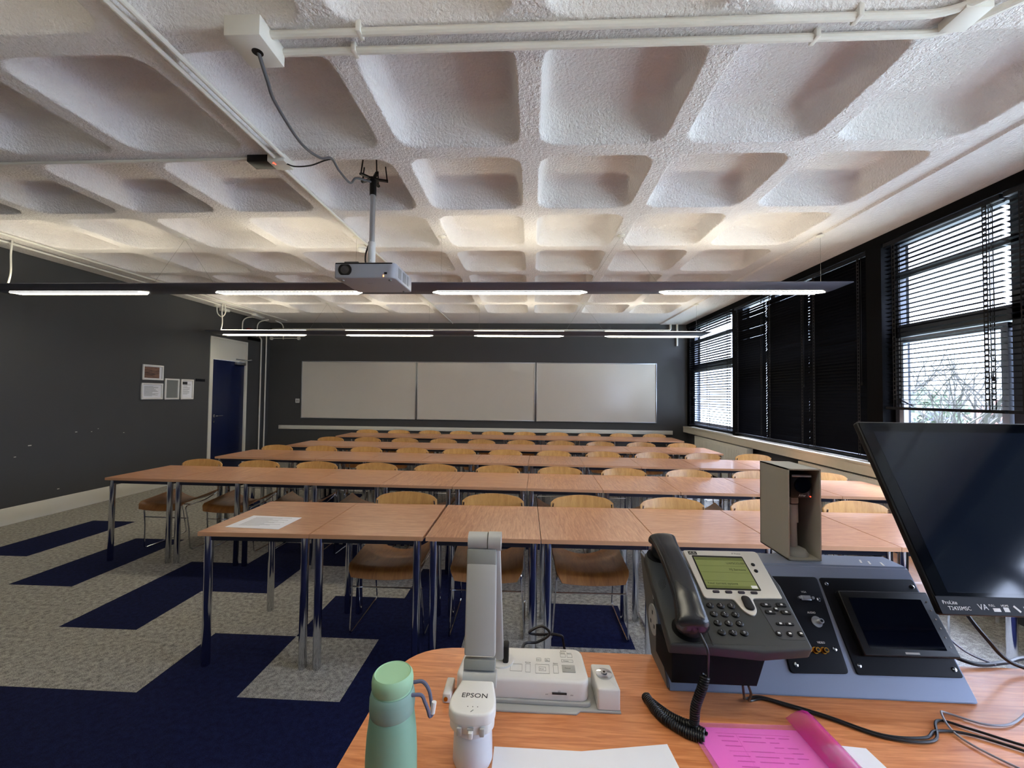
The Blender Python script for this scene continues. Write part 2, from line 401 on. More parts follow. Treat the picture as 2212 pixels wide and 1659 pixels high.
# venetian blinds
def slat_mesh(bm, y0, y1, z, ang, w=.036):
    c, s = math.cos(ang), math.sin(ang); x = XR-.015
    A = [(-w/2, 0), (0, .0016), (w/2, 0)]; top = []; bot = []
    for u, v in A:
        top.append((x+u*c-v*s, z+u*s+v*c)); bot.append((x+u*c-(v-.0006)*s, z+u*s+(v-.0006)*c))
    poly = top+bot[::-1]
    r0 = [bm.verts.new((px, y0, pz)) for px, pz in poly]; r1 = [bm.verts.new((px, y1, pz)) for px, pz in poly]
    n = len(poly)
    for k in range(n): bm.faces.new((r0[k], r0[(k+1) % n], r1[(k+1) % n], r1[k]))
    bm.faces.new(r0); bm.faces.new(r1)
def blind(y0, y1, zb, ang, label, ztop=2.80, pitch=.0385, skip=(), tapes=2, w=.030):
    r = empty('venetian_blind', (0, 0, 0), 0, label, 'blind', 'black venetian blinds along the window wall')
    bm = bmesh.new(); bb(bm, (XR-.04, y0, 2.815), (XR+.0, y1, 2.85), .003); obj('headrail', bm, M['blackm'], r)
    bm = bmesh.new(); z = ztop; rs = random.Random(int(y0*100)+5); n = 0
    while z > zb+.03:
        if n not in skip: slat_mesh(bm, y0+.001, y1-.001, z+rs.uniform(-.0015, .0015), ang+rs.uniform(-.03, .03), w)
        z -= pitch; n += 1
    obj('slats', bm, M['blind'], r)
    bm = bmesh.new(); bb(bm, (XR-.034, y0, zb), (XR+.004, y1, zb+.024), .004); obj('bottom_rail', bm, M['blackm'], r)
    for ty in ((y0+.10, y1-.10) if tapes == 2 else (y0+.10, (y0+y1)/2, y1-.10)):
        bm = bmesh.new(); rr = random.Random(1)
        z = 2.815
        for sx in (-.036, .006):
            bb(bm, (XR+sx, ty-.016, zb+.02), (XR+sx+.0008, ty-.008, 2.815)); bb(bm, (XR+sx, ty+.008, zb+.02), (XR+sx+.0008, ty+.016, 2.815))
            z = 2.80
            while z > zb+.05:
                bb(bm, (XR+sx, ty-.008, z), (XR+sx+.0008, ty+.008, z+.012)); z -= pitch
        obj('ladder_tape', bm, M['tape'], r)
    bm = bmesh.new(); tube(bm, [(XR-.045, y0+.05, 2.82), (XR-.046, y0+.05, 1.62)], .0018, 5); lathe(bm, [(.003, 0), (.008, -.03), (.006, -.036)], 8, (XR-.046, y0+.05, 1.62))
    obj('pull_cord', bm, M['tape'], r)
    return r
blind(2.91, 3.84, 1.365, -.20, 'open black venetian blind nearest the dark pillar, raised above the grey monitor')
blind(1.95, 2.89, 1.365, -.20, 'open black venetian blind at the right picture edge behind the monitor')
blind(.98, 1.93, 2.52, .02, 'drawn up black venetian blind beyond the right edge, second after the monitor', pitch=.012)
blind(.02, .96, 2.52, .02, 'drawn up black venetian blind beside the teacher desk', pitch=.012)
blind(-1.85, 0, 2.52, .12, 'wide drawn up black venetian blind behind the photographer', pitch=.012)
blind(4.035, 4.868, .90, 1.15, 'closed black venetian blind beside the dark pillar', ztop=2.79, pitch=.034, w=.048)
blind(4.870, 5.728, .90, 1.12, 'closed black venetian blind in the middle of the closed ones', ztop=2.75, pitch=.034, w=.048)
blind(5.730, 6.575, .90, 1.05, 'closed black venetian blind next to the bright far blind', ztop=2.75, pitch=.034, w=.048)
blind(6.72, 8.45, .90, -.40, 'half open bright venetian blind in the far right corner', pitch=.043, skip=(4, 5), tapes=3, w=.040)

# door in the left wall
bm = bmesh.new()
bb(bm, (XL-.10, DY0, 0), (XL+.012, DY0+.07, DH)); bb(bm, (XL-.10, DY1-.05, 0), (XL+.012, DY1, DH)); bb(bm, (XL-.099, DY0+.07, 2.04), (XL-.01, DY1-.05, DH)); bb(bm, (XL-.099, DY0, DH-.03), (XL+.0118, DY1, DH))
dr = struct('door_1', bm, M['white'])
bm = bmesh.new(); bb(bm, (XL-.06, DY0+.073, .01), (XL-.015, DY1-.053, 2.036), .002); leaf = obj('door_leaf', bm, M['door'], dr, label='navy blue door leaf')
bm = bmesh.new(); cyl(bm, (XL-.015, 7.10, 1.03), .026, .008, 16, 'x'); tube(bm, fillet([(XL-.01, 7.10, 1.03), (XL+.045, 7.10, 1.03), (XL+.045, 7.24, 1.03)], .015), .009); cyl(bm, (XL-.015, 7.10, .93), .02, .008, 16, 'x')
obj('door_handle', bm, M['chrome'], leaf)
bm = bmesh.new(); bb(bm, (XL-.015, 7.58, 1.98), (XL+.04, 7.82, 2.03), .006); tube(bm, [(XL+.02, 7.66, 2.04), (XL+.16, 7.80, 2.085), (XL+.03, 8.02, 2.085)], .008); bb(bm, (XL-.005, 7.6, 2.075), (XL+.03, 8.04, 2.09), .002)
obj('door_closer', bm, M['alu'], dr)

# ------------------------------------------------------------------ whiteboards
for k, (a, b_) in enumerate(((-4.90, -2.42), (-2.41, .075), (.09, 2.55))):
    r = empty('whiteboard', ((a+b_)/2, YB, 1.53), 0, ['left hand whiteboard of the three on the back wall', 'middle whiteboard of the three on the back wall', 'right hand whiteboard, reflecting the window'][k], 'whiteboard', 'whiteboards on the back wall')
    w, h = b_-a, 1.22
    bm = bmesh.new(); bb(bm, (-w/2+.012, -.018, -h/2+.012), (w/2-.012, -.004, h/2-.012)); obj('board_surface', bm, M['board'], r)
    bm = bmesh.new()
    for q in (-1, 1):
        bb(bm, (q*(w/2-.01)-.01, -.028, -h/2), (q*(w/2-.01)+.01, 0, h/2), .003); bb(bm, (-w/2, -.026, q*(h/2-.009)-.009), (w/2, 0, q*(h/2-.009)+.009), .003)
    obj('board_frame', bm, M['alu'], r)

# ------------------------------------------------------------------ radiators
def radiator(y0, y1, label):
    r = empty('radiator', (XR-.10, (y0+y1)/2, 0), 0, label, 'radiator', 'panel radiators under the window sill'); L = (y1-y0)/2
    for x in (-.055, .01):
        bm = bmesh.new(); bb(bm, (x, -L, .16), (x+.014, L, .735), .005)
        n = int(2*L/.035)
        for k in range(n): y = -L+.02+k*.035; bb(bm, (x-.004, y, .20), (x, y+.018, .69), .002)
        obj('radiator_panel', bm, M['white'], r)
    bm = bmesh.new(); bb(bm, (-.055, -L, .735), (.024, L, .743)); n = int(2*L/.03)
    for k in range(n): y = -L+.01+k*.03; bb(bm, (-.046, y, .743), (.014, y+.016, .7434), mi=1)
    obj('radiator_grille', bm, [M['white'], M['black']], r)
    for q in (-1, 1):
        bm = bmesh.new(); bb(bm, (-.056, q*L-.002, .15), (.025, q*L+.002, .745)); obj('end_plate', bm, M['white'], r)
    bm = bmesh.new(); tube(bm, fillet([(-.02, -L-.002, .22), (-.02, -L-.05, .22), (-.02, -L-.05, 0)], .02), .009); lathe(bm, [(.014, .18), (.016, .25), (.01, .28)], 12, (-.02, -L-.05, 0))
    obj('radiator_valve', bm, M['egrey'], r)
radiator(5.98, 7.85, 'white panel radiator in the far right corner under the sill')
radiator(2.95, 4.86, 'white panel radiator under the closed blinds, nearer the monitor')

# ------------------------------------------------------------------ linear pendant lights
def pendant(y, label, xs, zl=2.425):
    r = empty('pendant_light', (0, y, zl), 0, label, 'ceiling light', 'long suspended louvre lights')
    x0, x1 = -5.42, 2.80
    prof = [(-.15, .048), (-.075, .0), (.075, .0), (.15, .048), (.145, .056), (-.145, .056)]
    bm = bmesh.new()
    def endx(yy, x, s): return x+s*(-abs(0)-0)
    rings = []
    for x, s in ((x0, 1), (x1, -1)):
        rings.append([bm.verts.new((x+s*(0.11 if pz < .02 else 0.0)*1.0, py, pz)) for py, pz in prof])
    for k in range(6): bm.faces.new((rings[0][k], rings[0][(k+1) % 6], rings[1][(k+1) % 6], rings[1][k]))
    bm.faces.new(rings[0]); bm.faces.new(rings[1]); obj('lamp_housing', bm, M['lampb'], r)
    for a, b_ in xs:
        bm = bmesh.new(); prism(bm, rpoly([(a, 0), (a+.06, -.052), (b_-.06, -.052), (b_, 0), (b_-.06, .052), (a+.06, .052)], .004), -.006, .001)
        t = obj('lit_tube', bm, M['tube'], r)
        bm = bmesh.new(); n = int((b_-a-.1)/.036)
        for k in range(n+1): xx = a+.05+k*.036; bb(bm, (xx, -.05, -.012), (xx+.0022, .05, -.006))
        bb(bm, (a+.06, -.053, -.012), (b_-.06, -.050, -.002)); bb(bm, (a+.06, .05, -.012), (b_-.06, .053, -.002)); obj('louvre', bm, M['louvre'], r)
        bm = bmesh.new(); bb(bm, (a, -.04, .060), (b_, .04, .078)); obj('uplight_strip', bm, M['uplight'], r)
    for kind, *xx in [('v', .82, .52, 1.18), ('v', -3.42, -3.75, -3.09), ('s', 2.62), ('s', -.87), ('s', -1.70)]:
        X = xx[0]; bm = bmesh.new(); zt = ZC-zl-(.018 if X > 2.6 else 0)
        lathe(bm, [(.004, zt-.02), (.034, zt-.006), (.036, zt)], 18, (X, 0, 0)); obj('ceiling_rose', bm, M['conduit'], r)
        bm = bmesh.new()
        for e in (xx[1:] or [X]): tube(bm, [(X, 0, zt-.01), (e, 0, .055)], .0011, 5)
        obj('suspension_wire', bm, M['wire'], r)
    bm = bmesh.new(); tube(bm, smooth([(-5.25, .02, ZC-zl), (-5.26, .02, .4), (-5.24, .01, .2), (-5.26, 0, .05)]), .008, 8); obj('power_cable', bm, M['conduit'], r)
SEG = [(-5.22, -3.77), (-3.09, -1.63), (-.95, .51), (1.17, 2.66)]
pendant(3.87, 'long grey pendant light, nearer row, hanging beside the projector', SEG)
pendant(6.72, 'long grey pendant light, farther row, in front of the whiteboards', SEG)
pendant(.55, 'long grey pendant light above the teacher desk, out of the picture top', SEG)

# ------------------------------------------------------------------ conduits and small fittings
def pipe(name, paths, r, label, cat, m='conduit', clips=(), fr=.05, seg=10):
    e = empty(name, (0, 0, 0), 0, label, cat); 
    for i, p in enumerate(paths):
        bm = bmesh.new(); tube(bm, fillet(p, fr) if len(p) > 2 else p, r, seg); obj('conduit_pipe', bm, M[m], e)
    for c, s in clips:
        bm = bmesh.new(); box(bm, c, s, None, .002); obj('conduit_clip', bm, M[m], e)
    return e
zc = ZC-.022
pipe('ceiling_conduit', [[(-1.12, 1.63, zc), (1.60, 1.63, zc), (2.1, 1.1, zc), (2.1, -1.8, zc)], [(-1.12, 1.72, zc), (1.66, 1.72, zc), (2.2, 1.16, zc), (2.2, -1.8, zc)]], .0155,
     'twin white conduit running across the ceiling from the outlet box', 'conduit',
     clips=[((x, 1.63, ZC-.012), (.02, .05, .05)) for x in (-.72, 1.25)]+[((x, 1.72, ZC-.012), (.02, .05, .05)) for x in (-.78, 1.15)]+[((1.66, 1.64, zc), (.1, .11, .036))], fr=.1)
e = empty('outlet_box', (-1.17, 1.64, ZC), 0, 'white ceiling outlet box with a grey cable from its hole', 'junction box')
bm = bmesh.new(); bb(bm, (-.075, -.085, -.085), (.075, .085, 0), .005); obj('box_body', bm, M['conduit'], e)
bm = bmesh.new(); cyl(bm, (.01, .0, -.0865), .022, .002, 20); obj('cable_hole', bm, M['black'], e)
pipe('ceiling_conduit', [[(-1.575, -1.8, zc), (-1.575, 2.5, zc)], [(-1.635, -1.8, zc), (-1.635, 2.5, zc)]], .0125, 'double white conduit along the ceiling to the small black box', 'conduit')
pipe('ceiling_conduit', [[(-5.1, 2.545, ZC-.01), (-1.8, 2.53, ZC-.01)]], .009, 'thin white conduit crossing the left ceiling to the black box', 'conduit')
pipe('ceiling_conduit', [[(-1.665, 2.62, ZC-.012), (-1.665, 8.55, ZC-.012)]], .011, 'thin white conduit running from behind the projector to the back wall', 'conduit')
pipe('ceiling_conduit', [[(-5.08, -1.8, ZC-.012), (-5.08, 8.3, ZC-.012)], [(-5.3, -1.8, ZC-.02), (-5.3, 7.9, ZC-.02)]], .012, 'white conduits along the ceiling beside the left wall', 'conduit')
pipe('wall_pipe', [[(-5.57, YB-.03, 2.70), (-5.57, YB-.03, 2.81), (2.82, YB-.03, 2.815), (2.82, YB-.03, 2.96)]], .022, 'long white pipe along the top of the back wall', 'pipe')
pipe('wall_pipe', [[(2.955, YB-.03, 2.5), (2.955, YB-.03, 2.96)]], .02, 'short vertical white pipe in the far right corner', 'pipe')
pipe('wall_pipe', [[(XL+.03, 8.27, 0), (XL+.03, 8.27, 2.56), (XL+.03, 8.2, 2.60)]], .014, 'vertical white pipe beside the door, left one of the pair', 'pipe')
pipe('wall_pipe', [[(XL+.03, 8.43, 0), (XL+.03, 8.43, 2.66), (XL+.03, 8.36, 2.72)]], .014, 'vertical white pipe nearer the back corner, right one of the pair', 'pipe')
pipe('wall_pipe', [[(XL+.015, 7.72, 2.56), (XL+.015, 7.72, 2.90), (XL+.3, 7.8, 2.94)], [(XL+.015, 8.15, 2.6), (XL+.015, 8.15, 2.90), (XL+.25, 8.15, 2.94)], [(-5.32, YB-.02, 2.6), (-5.32, YB-.02, 2.92), (-5.32, YB-.3, 2.945)]], .011, 'bent white conduits above the blue door', 'conduit', fr=.12)
e = empty('wall_conduit', (-5.3, YB, 2.62), 0, 'short horizontal white conduit with round ends left of the whiteboards', 'conduit')
bm = bmesh.new(); tube(bm, [(-.26, -.02, 0), (.30, -.02, 0)], .009); obj('conduit_pipe', bm, M['conduit'], e)
for q in (-.28, .32):
    bm = bmesh.new(); cyl(bm, (q, -.035, 0), .034, .035, 18, 'y'); obj('round_box', bm, M['conduit'], e)
bm = bmesh.new(); bb(bm, (XL, 7.84, 2.62), (XL+.06, 7.98, 2.72), .012); tag(obj('alarm_sounder', bm, M['red']), 'dark red alarm sounder on the wall above the door', 'alarm')
bm = bmesh.new(); box(bm, (-5.32, 7.72, ZC-.025), (.09, .34, .05), Matrix.Rotation(.25, 3, 'Z'), .01); tag(obj('emergency_light', bm, M['ewhite']), 'small white emergency light fitting on the ceiling above the door', 'light')
bm = bmesh.new(); bb(bm, (XL+.02, 7.1, ZC-.05), (XL+.12, 7.25, ZC), .01); tag(obj('detector_base', bm, M['conduit']), 'small white sensor where ceiling meets the left wall', 'sensor')
e = empty('cable_socket', (-5.36, 6.75, ZC), 0, 'white ceiling socket with a looped white cable over the left wall', 'socket')
bm = bmesh.new(); cyl(bm, (0, 0, -.05), .04, .05, 18); obj('socket_body', bm, M['conduit'], e)
bm = bmesh.new(); tube(bm, smooth([(0, 0, -.04), (.0, .02, -.16), (.07, .03, -.22), (.14, .02, -.15), (.14, 0, -.01)]), .008); obj('looped_cable', bm, M['conduit'], e)
e = empty('wall_socket', (-4.98, YB, 1.29), 0, 'small white socket plate left of the whiteboards', 'socket')
bm = bmesh.new(); bb(bm, (-.045, -.012, -.045), (.045, 0, .045), .004); obj('plate', bm, M['ewhite'], e)
bm = bmesh.new(); bb(bm, (-.018, -.0135, -.022), (-.004, -.012, .022)); bb(bm, (.01, -.0135, -.022), (.024, -.012, .022)); obj('switch_rocker', bm, M['gtext'], e)
e = empty('smoke_detector', (-1.74, 4.10, ZC), 0, 'round white smoke detector on the ceiling behind the projector', 'smoke detector')
bm = bmesh.new(); lathe(bm, [(.055, 0), (.055, -.02), (.05, -.028)], 28); obj('detector_mount', bm, M['conduit'], e)
bm = bmesh.new(); lathe(bm, [(.042, -.028), (.046, -.04), (.036, -.062), (.02, -.068)], 28); obj('detector_head', bm, M['ewhite'], e)

# ceiling box at the conduit end
e = empty('sensor_box', (-1.68, 2.55, ZC), 0, 'small black and white ceiling box with a red light', 'sensor')
bm = bmesh.new(); bb(bm, (-.14, -.05, -.045), (-.0, .045, 0), .004); obj('black_housing', bm, M['black'], e)
bm = bmesh.new(); bb(bm, (.0, -.06, -.05), (.11, .05, 0), .004); obj('white_housing', bm, M['conduit'], e)
bm = bmesh.new(); bb(bm, (.03, -.045, -.0512), (.034, -.02, -.05)); bb(bm, (.02, -.035, -.0512), (.03, -.031, -.05)); obj('indicator_light', bm, M['ledr'], e)

# wall frames
def wframe(y0, y1, z0, z1, label, inner, pm, rows=0):
    r = empty('picture_frame', (XL, (y0+y1)/2, (z0+z1)/2), 0, label, 'picture frame', 'white frames on the left wall'); a, h = (y1-y0)/2, (z1-z0)/2; t = .026
    bm = bmesh.new()
    for q in (-1, 1):
        bb(bm, (0, q*(a-t/2)-t/2, -h), (.022, q*(a-t/2)+t/2, h), .006); bb(bm, (0, -a, q*(h-t/2)-t/2), (.0215, a, q*(h-t/2)+t/2), .006)
    obj('frame_moulding', bm, M['ewhite'], r)
    bm = bmesh.new(); bb(bm, (.001, -a+t, -h+t), (.008, a-t, h-t)); s = obj(inner, bm, M[pm], r)
    return r, a, h
r, a, h = wframe(5.70, 6.04, 1.62, 1.845, 'white framed dark sunset picture, top left of the four frames', 'picture_mount', 'paper')
bm = bmesh.new(); bb(bm, (.008, -a+.03, -h+.03), (.010, a-.065, h-.03)); obj('picture_print', bm, M['photo'], r)
def lines(parent, a, h, n, rs, x=.0085):
    bm = bmesh.new(); rr = random.Random(rs)
    for k in range(n):
        z = h-.05-k*(2*h-.09)/n; L = rr.uniform(.5, 1)*(2*a-.1); bb(bm, (x-.0005, -a+.05, z), (x+.0003, -a+.05+L, z+.004))
    obj('printed_lines', bm, M['gtext'], parent)
r, a, h = wframe(5.69, 6.04, 1.335, 1.575, 'white framed landscape notice under the sunset picture', 'notice_sheet', 'paper'); lines(r, a, h, 14, 1)
r, a, h = wframe(6.07, 6.33, 1.33, 1.655, 'white frame holding a blank grey card, between the two notices', 'grey_backing', 'greyp')
r, a, h = wframe(6.36, 6.61, 1.33, 1.655, 'white framed upright notice with a dark header, nearest the door', 'notice_sheet', 'paper'); lines(r, a, h-.03, 12, 2)
bm = bmesh.new(); bb(bm, (.0083, -a+.03, h-.085), (.0092, -a+.13, h-.04)); obj('dark_header', bm, M['btext'], r)
bm = bmesh.new(); bb(bm, (XL, 6.66, 1.63), (XL+.006, 6.86, 1.675), .002); tag(obj('door_number_plate', bm, M['blackm']), 'narrow black plate on the wall between frames and door', 'sign')

# ------------------------------------------------------------------ projector
e = empty('ceiling_projector', (-1.18, 2.95, ZC), 0, 'pale grey projector hanging from a ceiling pole', 'projector')
PX0, PX1, PY0, PY1, PZ0, PZ1 = -.182, .243, -.197, .207, -.718, -.61
bm = bmesh.new(); prism(bm, rpoly([(PX0, PY0), (PX1, PY0), (PX1, PY1), (PX0, PY1)], [.02, .05, .03, .03], 6), PZ0, PZ1, .008)
body = obj('projector_body', bm, mat('pale_grey_plastic', (168, 170, 176), .4), e)
bm = bmesh.new()
c = (PX0+.078, (PZ0+PZ1)/2+.002)
poly = [(c[0]+.046*math.cos(t), c[1]+max(-.036, min(.036, .044*math.sin(t)))) for t in [2*PI*k/36 for k in range(36)]]
b2 = bmesh.new(); prism(b2, poly, 0, .012); merge(bm, b2, Matrix.Translation((0, PY0+.006, 0)) @ Matrix.Rotation(PI/2, 4, 'X')); obj('lens_opening', bm, M['black'], body)
bm = bmesh.new(); cyl(bm, (c[0], PY0-.0065, c[1]), .030, .002, 24, 'y'); obj('lens', bm, M['screen'], body)
bm = bmesh.new(); bb(bm, (PX1-.075, PY0-.0015, PZ0+.025), (PX1-.055, PY0+.004, PZ0+.039)); obj('sensor_window', bm, M['black'], body)
bm = bmesh.new(); bb(bm, (PX1-.082, PY0-.0015, PZ0+.008), (PX1-.077, PY0+.004, PZ0+.019)); obj('power_light', bm, M['led'], body)
for k, (a, b_) in enumerate(((-.13, -.06), (-.03, .05), (.07, .11))):
    bm = bmesh.new(); n = 12
    for j in range(n): z = PZ0+.02+j*.006; bb(bm, (PX1-.001, a, z), (PX1+.0012, b_, z+.003))
    obj('vent_grille', bm, M['emid'], body)
bm = bmesh.new(); bb(bm, (PX0+.01, PY0+.0, PZ1-.012), (PX1-.02, PY0-.0012, PZ1-.004)); bb(bm, (PX0+.06, PY0+.02, PZ1), (PX0+.16, PY0+.1, PZ1+.012), .004); obj('top_trim', bm, M['black'], body)
text('maker_name', 'SONY', .016, M['gtext'], body, (.02, -.09, PZ0-.0003), mw=Matrix.Translation((.0, -.06, PZ0-.0004)) @ Matrix.Rotation(PI, 4, 'X'))
for x, y in ((PX0+.04, PY0+.05), (PX1-.05, PY1-.04), (PX1-.05, PY0+.05)):
    bm = bmesh.new(); cyl(bm, (x, y, PZ0-.008), .011, .009, 14); obj('adjuster_foot', bm, M['emid'], body)
bm = bmesh.new(); tube(bm, [(0, 0, -.42), (0, 0, .05)], .0195, 18); obj('pole', bm, M['alu'], e)
bm = bmesh.new(); tube(bm, [(0, 0, -.575), (0, 0, -.40)], .027, 18); box(bm, (.0, 0, -.585), (.05, .05, .05), None, .006); bb(bm, (-.06, -.09, -.612), (.14, .09, -.60), .004)
for z in (-.54, -.44): cyl(bm, (0, -.031, z), .005, .01, 8, 'y')
obj('pole_collar', bm, M['ewhite'], e)
bm = bmesh.new(); tube(bm, [(0, 0, -.05), (0, 0, .06)], .024, 14)
for k in range(5):
    t = 2*PI*k/5+.3; box(bm, (.05*math.cos(t), .05*math.sin(t), .07), (.11, .022, .012), Matrix.Rotation(t, 3, 'Z')); tube(bm, [(.10*math.cos(t), .10*math.sin(t), .06), (.085*math.cos(t), .085*math.sin(t), .175)], .005, 6)
cyl(bm, (0, 0, .06), .04, .012, 16); obj('ceiling_bracket', bm, M['black'], e)
bm = bmesh.new(); tube(bm, smooth([(-.03, .01, -.42), (-.045, 0, -.49), (-.05, .02, -.55), (-.03, .05, -.60)]), .006); obj('power_lead', bm, M['cable'], e)
bm = bmesh.new()
tube(bm, smooth([(-1.16, 1.64, 2.885), (-1.155, 1.70, 2.80), (-1.18, 1.80, 2.77), (-1.22, 2.08, 2.76), (-1.25, 2.33, 2.83), (-1.27, 2.5, 2.925), (-1.265, 2.60, 2.90), (-1.265, 2.76, 2.905), (-1.25, 2.82, 2.97), (-1.19, 2.93, 3.0)], 8), .0075, 10)
tag(obj('projector_cable', bm, mat('dark_grey_cable', (84, 84, 88), .5)), 'grey cable drooping from the ceiling outlet box to the projector mount', 'cable')
bm = bmesh.new(); tube(bm, smooth([(-1.58, 2.53, 2.915), (-1.52, 2.53, 2.895), (-1.42, 2.53, 2.90), (-1.33, 2.53, 2.93), (-1.275, 2.52, 2.935)], 6), .0045, 8)
tag(obj('sensor_cable', bm, M['cable']), 'short black cable from the ceiling box to the projector cable', 'cable')

# ------------------------------------------------------------------ classroom tables
TZ, TD = .713, .635
HD = TD/2
tr = empty('classroom_table', (0, 0, 0), 0, 'x', 'table', 'square wood tables set out in five rows')
bm = bmesh.new(); bb(bm, (-.2965, -HD+.0025, TZ-.022), (.2965, HD-.0025, TZ-.0004), mi=0); bb(bm, (-.298, -HD+.001, TZ-.0222), (.298, HD-.001, TZ-.0012), mi=1); 
tt = obj('table_top', bm, [M['top'], M['edge']], tr); alt = tt.data.copy(); alt.materials[0] = M['top2']
bm = bmesh.new()
for q in (-1, 1):
    bb(bm, (-.262, q*(HD-.038)-.011, TZ-.052), (.262, q*(HD-.038)+.011, TZ-.0222)); bb(bm, (q*.262-.011, -HD+.038, TZ-.051), (q*.262+.011, HD-.038, TZ-.0223))
obj('under_frame', bm, M['rail'], tr)
for sx in (-1, 1):
    for sy in (-1, 1):
        bm = bmesh.new(); lathe(bm, [(.0185, .0), (.021, .004), (.021, TZ-.0224)], 18, (sx*.262, sy*(HD-.038), 0)); obj('leg', bm, M['chrome'], tr)
ROWX = [-1.7494, -3.6254, -3.6222, -3.4591, -3.4238]; ROWY = [2.124, 3.380, 4.607, 5.715, 7.110]; ROWS = [.0092, -.0095, -.0172, -.0111, .0008]; ROWN = [7, 11, 11, 10, 10]
RN = ['front', 'second', 'third', 'fourth', 'back']
rot_map = {0: (3, 2), 1: (4, 6, 7), 2: (5, 8), 3: (4, 9), 4: (2,)}
first = True; rt = random.Random(11)
for R in range(5):
    for k in range(ROWN[R]):
        x = ROWX[R]+.6*k+.3; y = ROWY[R]+ROWS[R]*(k+.5)+HD; x -= .012*(R == 0 and k < 2)
        t = tr if first else copy_tree(tr); first = False
        t.location = (x, y, 0); t.rotation_euler = (0, 0, math.atan2(ROWS[R], .6)+rt.uniform(-.002, .002))
        if k in rot_map[R] or rt.random() < .12:
            for c_ in t.children:
                if c_.name.startswith('table_top'): c_.data = alt
        pos = 'at its left end' if k == 0 else ('at its right end' if k == ROWN[R]-1 else ORD[k]+' from the left')
        t['label'] = 'square wood table with chrome legs in the %s row, %s' % (RN[R], pos)

# ------------------------------------------------------------------ chairs
def build_chair():
    r = empty('plywood_chair', (0, 0, 0), 0, 'x', 'chair', 'plywood chairs with chrome sled legs tucked behind the tables')
    def sheet(fn, nu, nv, th, name, smooth_=True):
        bm = bmesh.new(); V = {}
        for s in (0, 1):
            for i in range(nu+1):
                for j in range(nv+1):
                    u, v = -1+2*i/nu, j/nv; p = fn(u, v); 
                    du = fn(min(u+.01, 1), v)-fn(max(u-.01, -1), v); dv = fn(u, min(v+.01, 1))-fn(u, max(v-.01, 0)); n = du.cross(dv).normalized()
                    V[s, i, j] = bm.verts.new(p+n*th*(.5-s))
        for s in (0, 1):
            for i in range(nu):
                for j in range(nv):
                    q = [V[s, i, j], V[s, i+1, j], V[s, i+1, j+1], V[s, i, j+1]]; bm.faces.new(q if s == 0 else q[::-1])
        for i in range(nu):
            bm.faces.new((V[0, i, 0], V[1, i, 0], V[1, i+1, 0], V[0, i+1, 0])); bm.faces.new((V[0, i+1, nv], V[1, i+1, nv], V[1, i, nv], V[0, i, nv]))
        for j in range(nv):
            bm.faces.new((V[0, 0, j+1], V[1, 0, j+1], V[1, 0, j], V[0, 0, j])); bm.faces.new((V[0, nu, j], V[1, nu, j], V[1, nu, j+1], V[0, nu, j+1]))
        return obj(name, bm, M['ply_shade' if name == 'seat' else 'ply'], r, sharp=50)
    def seat(u, v):
        w = .208+.010*v-.010*max(0, abs(2*v-.15)-.1)*0
        if v < .12: w -= .03*(1-v/.12)**2
        y = -.245+.44*v; z = .432-.035*v+.075*v*u*u+.012*u*u
        if v < .14: z -= .05*(1-v/.14)**2; y += .012*(1-v/.14)
        return Vector((u*w, y, z))
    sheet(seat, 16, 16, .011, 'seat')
    def back(u, v):
        top = .772-.028*u*u-.018*max(0, abs(u)-.85)/.15; bot = .615+.006*u*u
        return Vector((u*(.214-.006*abs(v-.5)), .262-.028*u*u+.05*(v-.5)*.5, bot+(top-bot)*v))
    sheet(back, 18, 8, .011, 'backrest')
    for s in (-1, 1):
        bm = bmesh.new()
        p = [(s*.196, .222, .725), (s*.205, .235, .62), (s*.212, .215, .465), (s*.205, .05, .418), (s*.20, -.165, .412), (s*.212, -.135, .22), (s*.224, -.125, .009), (s*.224, .12, .007), (s*.224, .335, .009), (s*.222, .28, .25), (s*.212, .215, .455)]
        tube(bm, fillet(p, .03, 5), .0052, 8); obj('sled_leg', bm, M['chrome'], r)
    bm = bmesh.new(); tube(bm, [(-.215, -.145, .30), (.215, -.145, .30)], .0045, 8); obj('stretcher', bm, M['chrome'], r)
    bm = bmesh.new(); tube(bm, [(-.203, -.1, .414), (.203, -.1, .414)], .0045, 8); obj('seat_rail', bm, M['chrome'], r)
    return r
ch0 = build_chair()
CX = [[ROWX[R]+.6*k+.3 for k in range(1 if R == 0 else 0, ROWN[R])] for R in range(5)]
CB = [2.86, 3.97, 5.18, 6.32, 7.70]; BACKOFF = .262
first = True; rc = random.Random(4)
for R in range(5):
    for k, x in enumerate(CX[R]):
        c = ch0 if first else copy_tree(ch0); first = False
        tab = ROWY[R]+ROWS[R]*((x-ROWX[R])/.6)+TD
        y = max(CB[R] if R < 3 else 0, tab+.05)-BACKOFF+.01+rc.uniform(-.008, .008)
        c.location = (x+rc.uniform(-.006, .006), y, 0); c.rotation_euler = (0, 0, math.atan2(ROWS[R], .6)+rc.uniform(-.012, .012))
        n = len(CX[R]); pos = 'at its left end' if k == 0 else ('at its right end' if k == n-1 else ORD[k]+' from the left')
        c['label'] = 'golden plywood chair with thin chrome legs behind the %s table row, %s' % (RN[R], pos)
e = empty('handout_sheet', (-1.51, 2.31, TZ), .0, 'white printed sheet lying on the front left table', 'paper')
bm = bmesh.new(); prism(bm, [(-.16, -.1), (.15, -.115), (.158, .10), (-.148, .118)], .0, .0012); obj('sheet', bm, M['paper'], e)
bm = bmesh.new()
for k in range(12): y = .08-k*.013; bb(bm, (-.11, y, .0012), (.11-.05*(k % 3), y+.002, .0015))
obj('printed_lines', bm, M['gtext'], e)

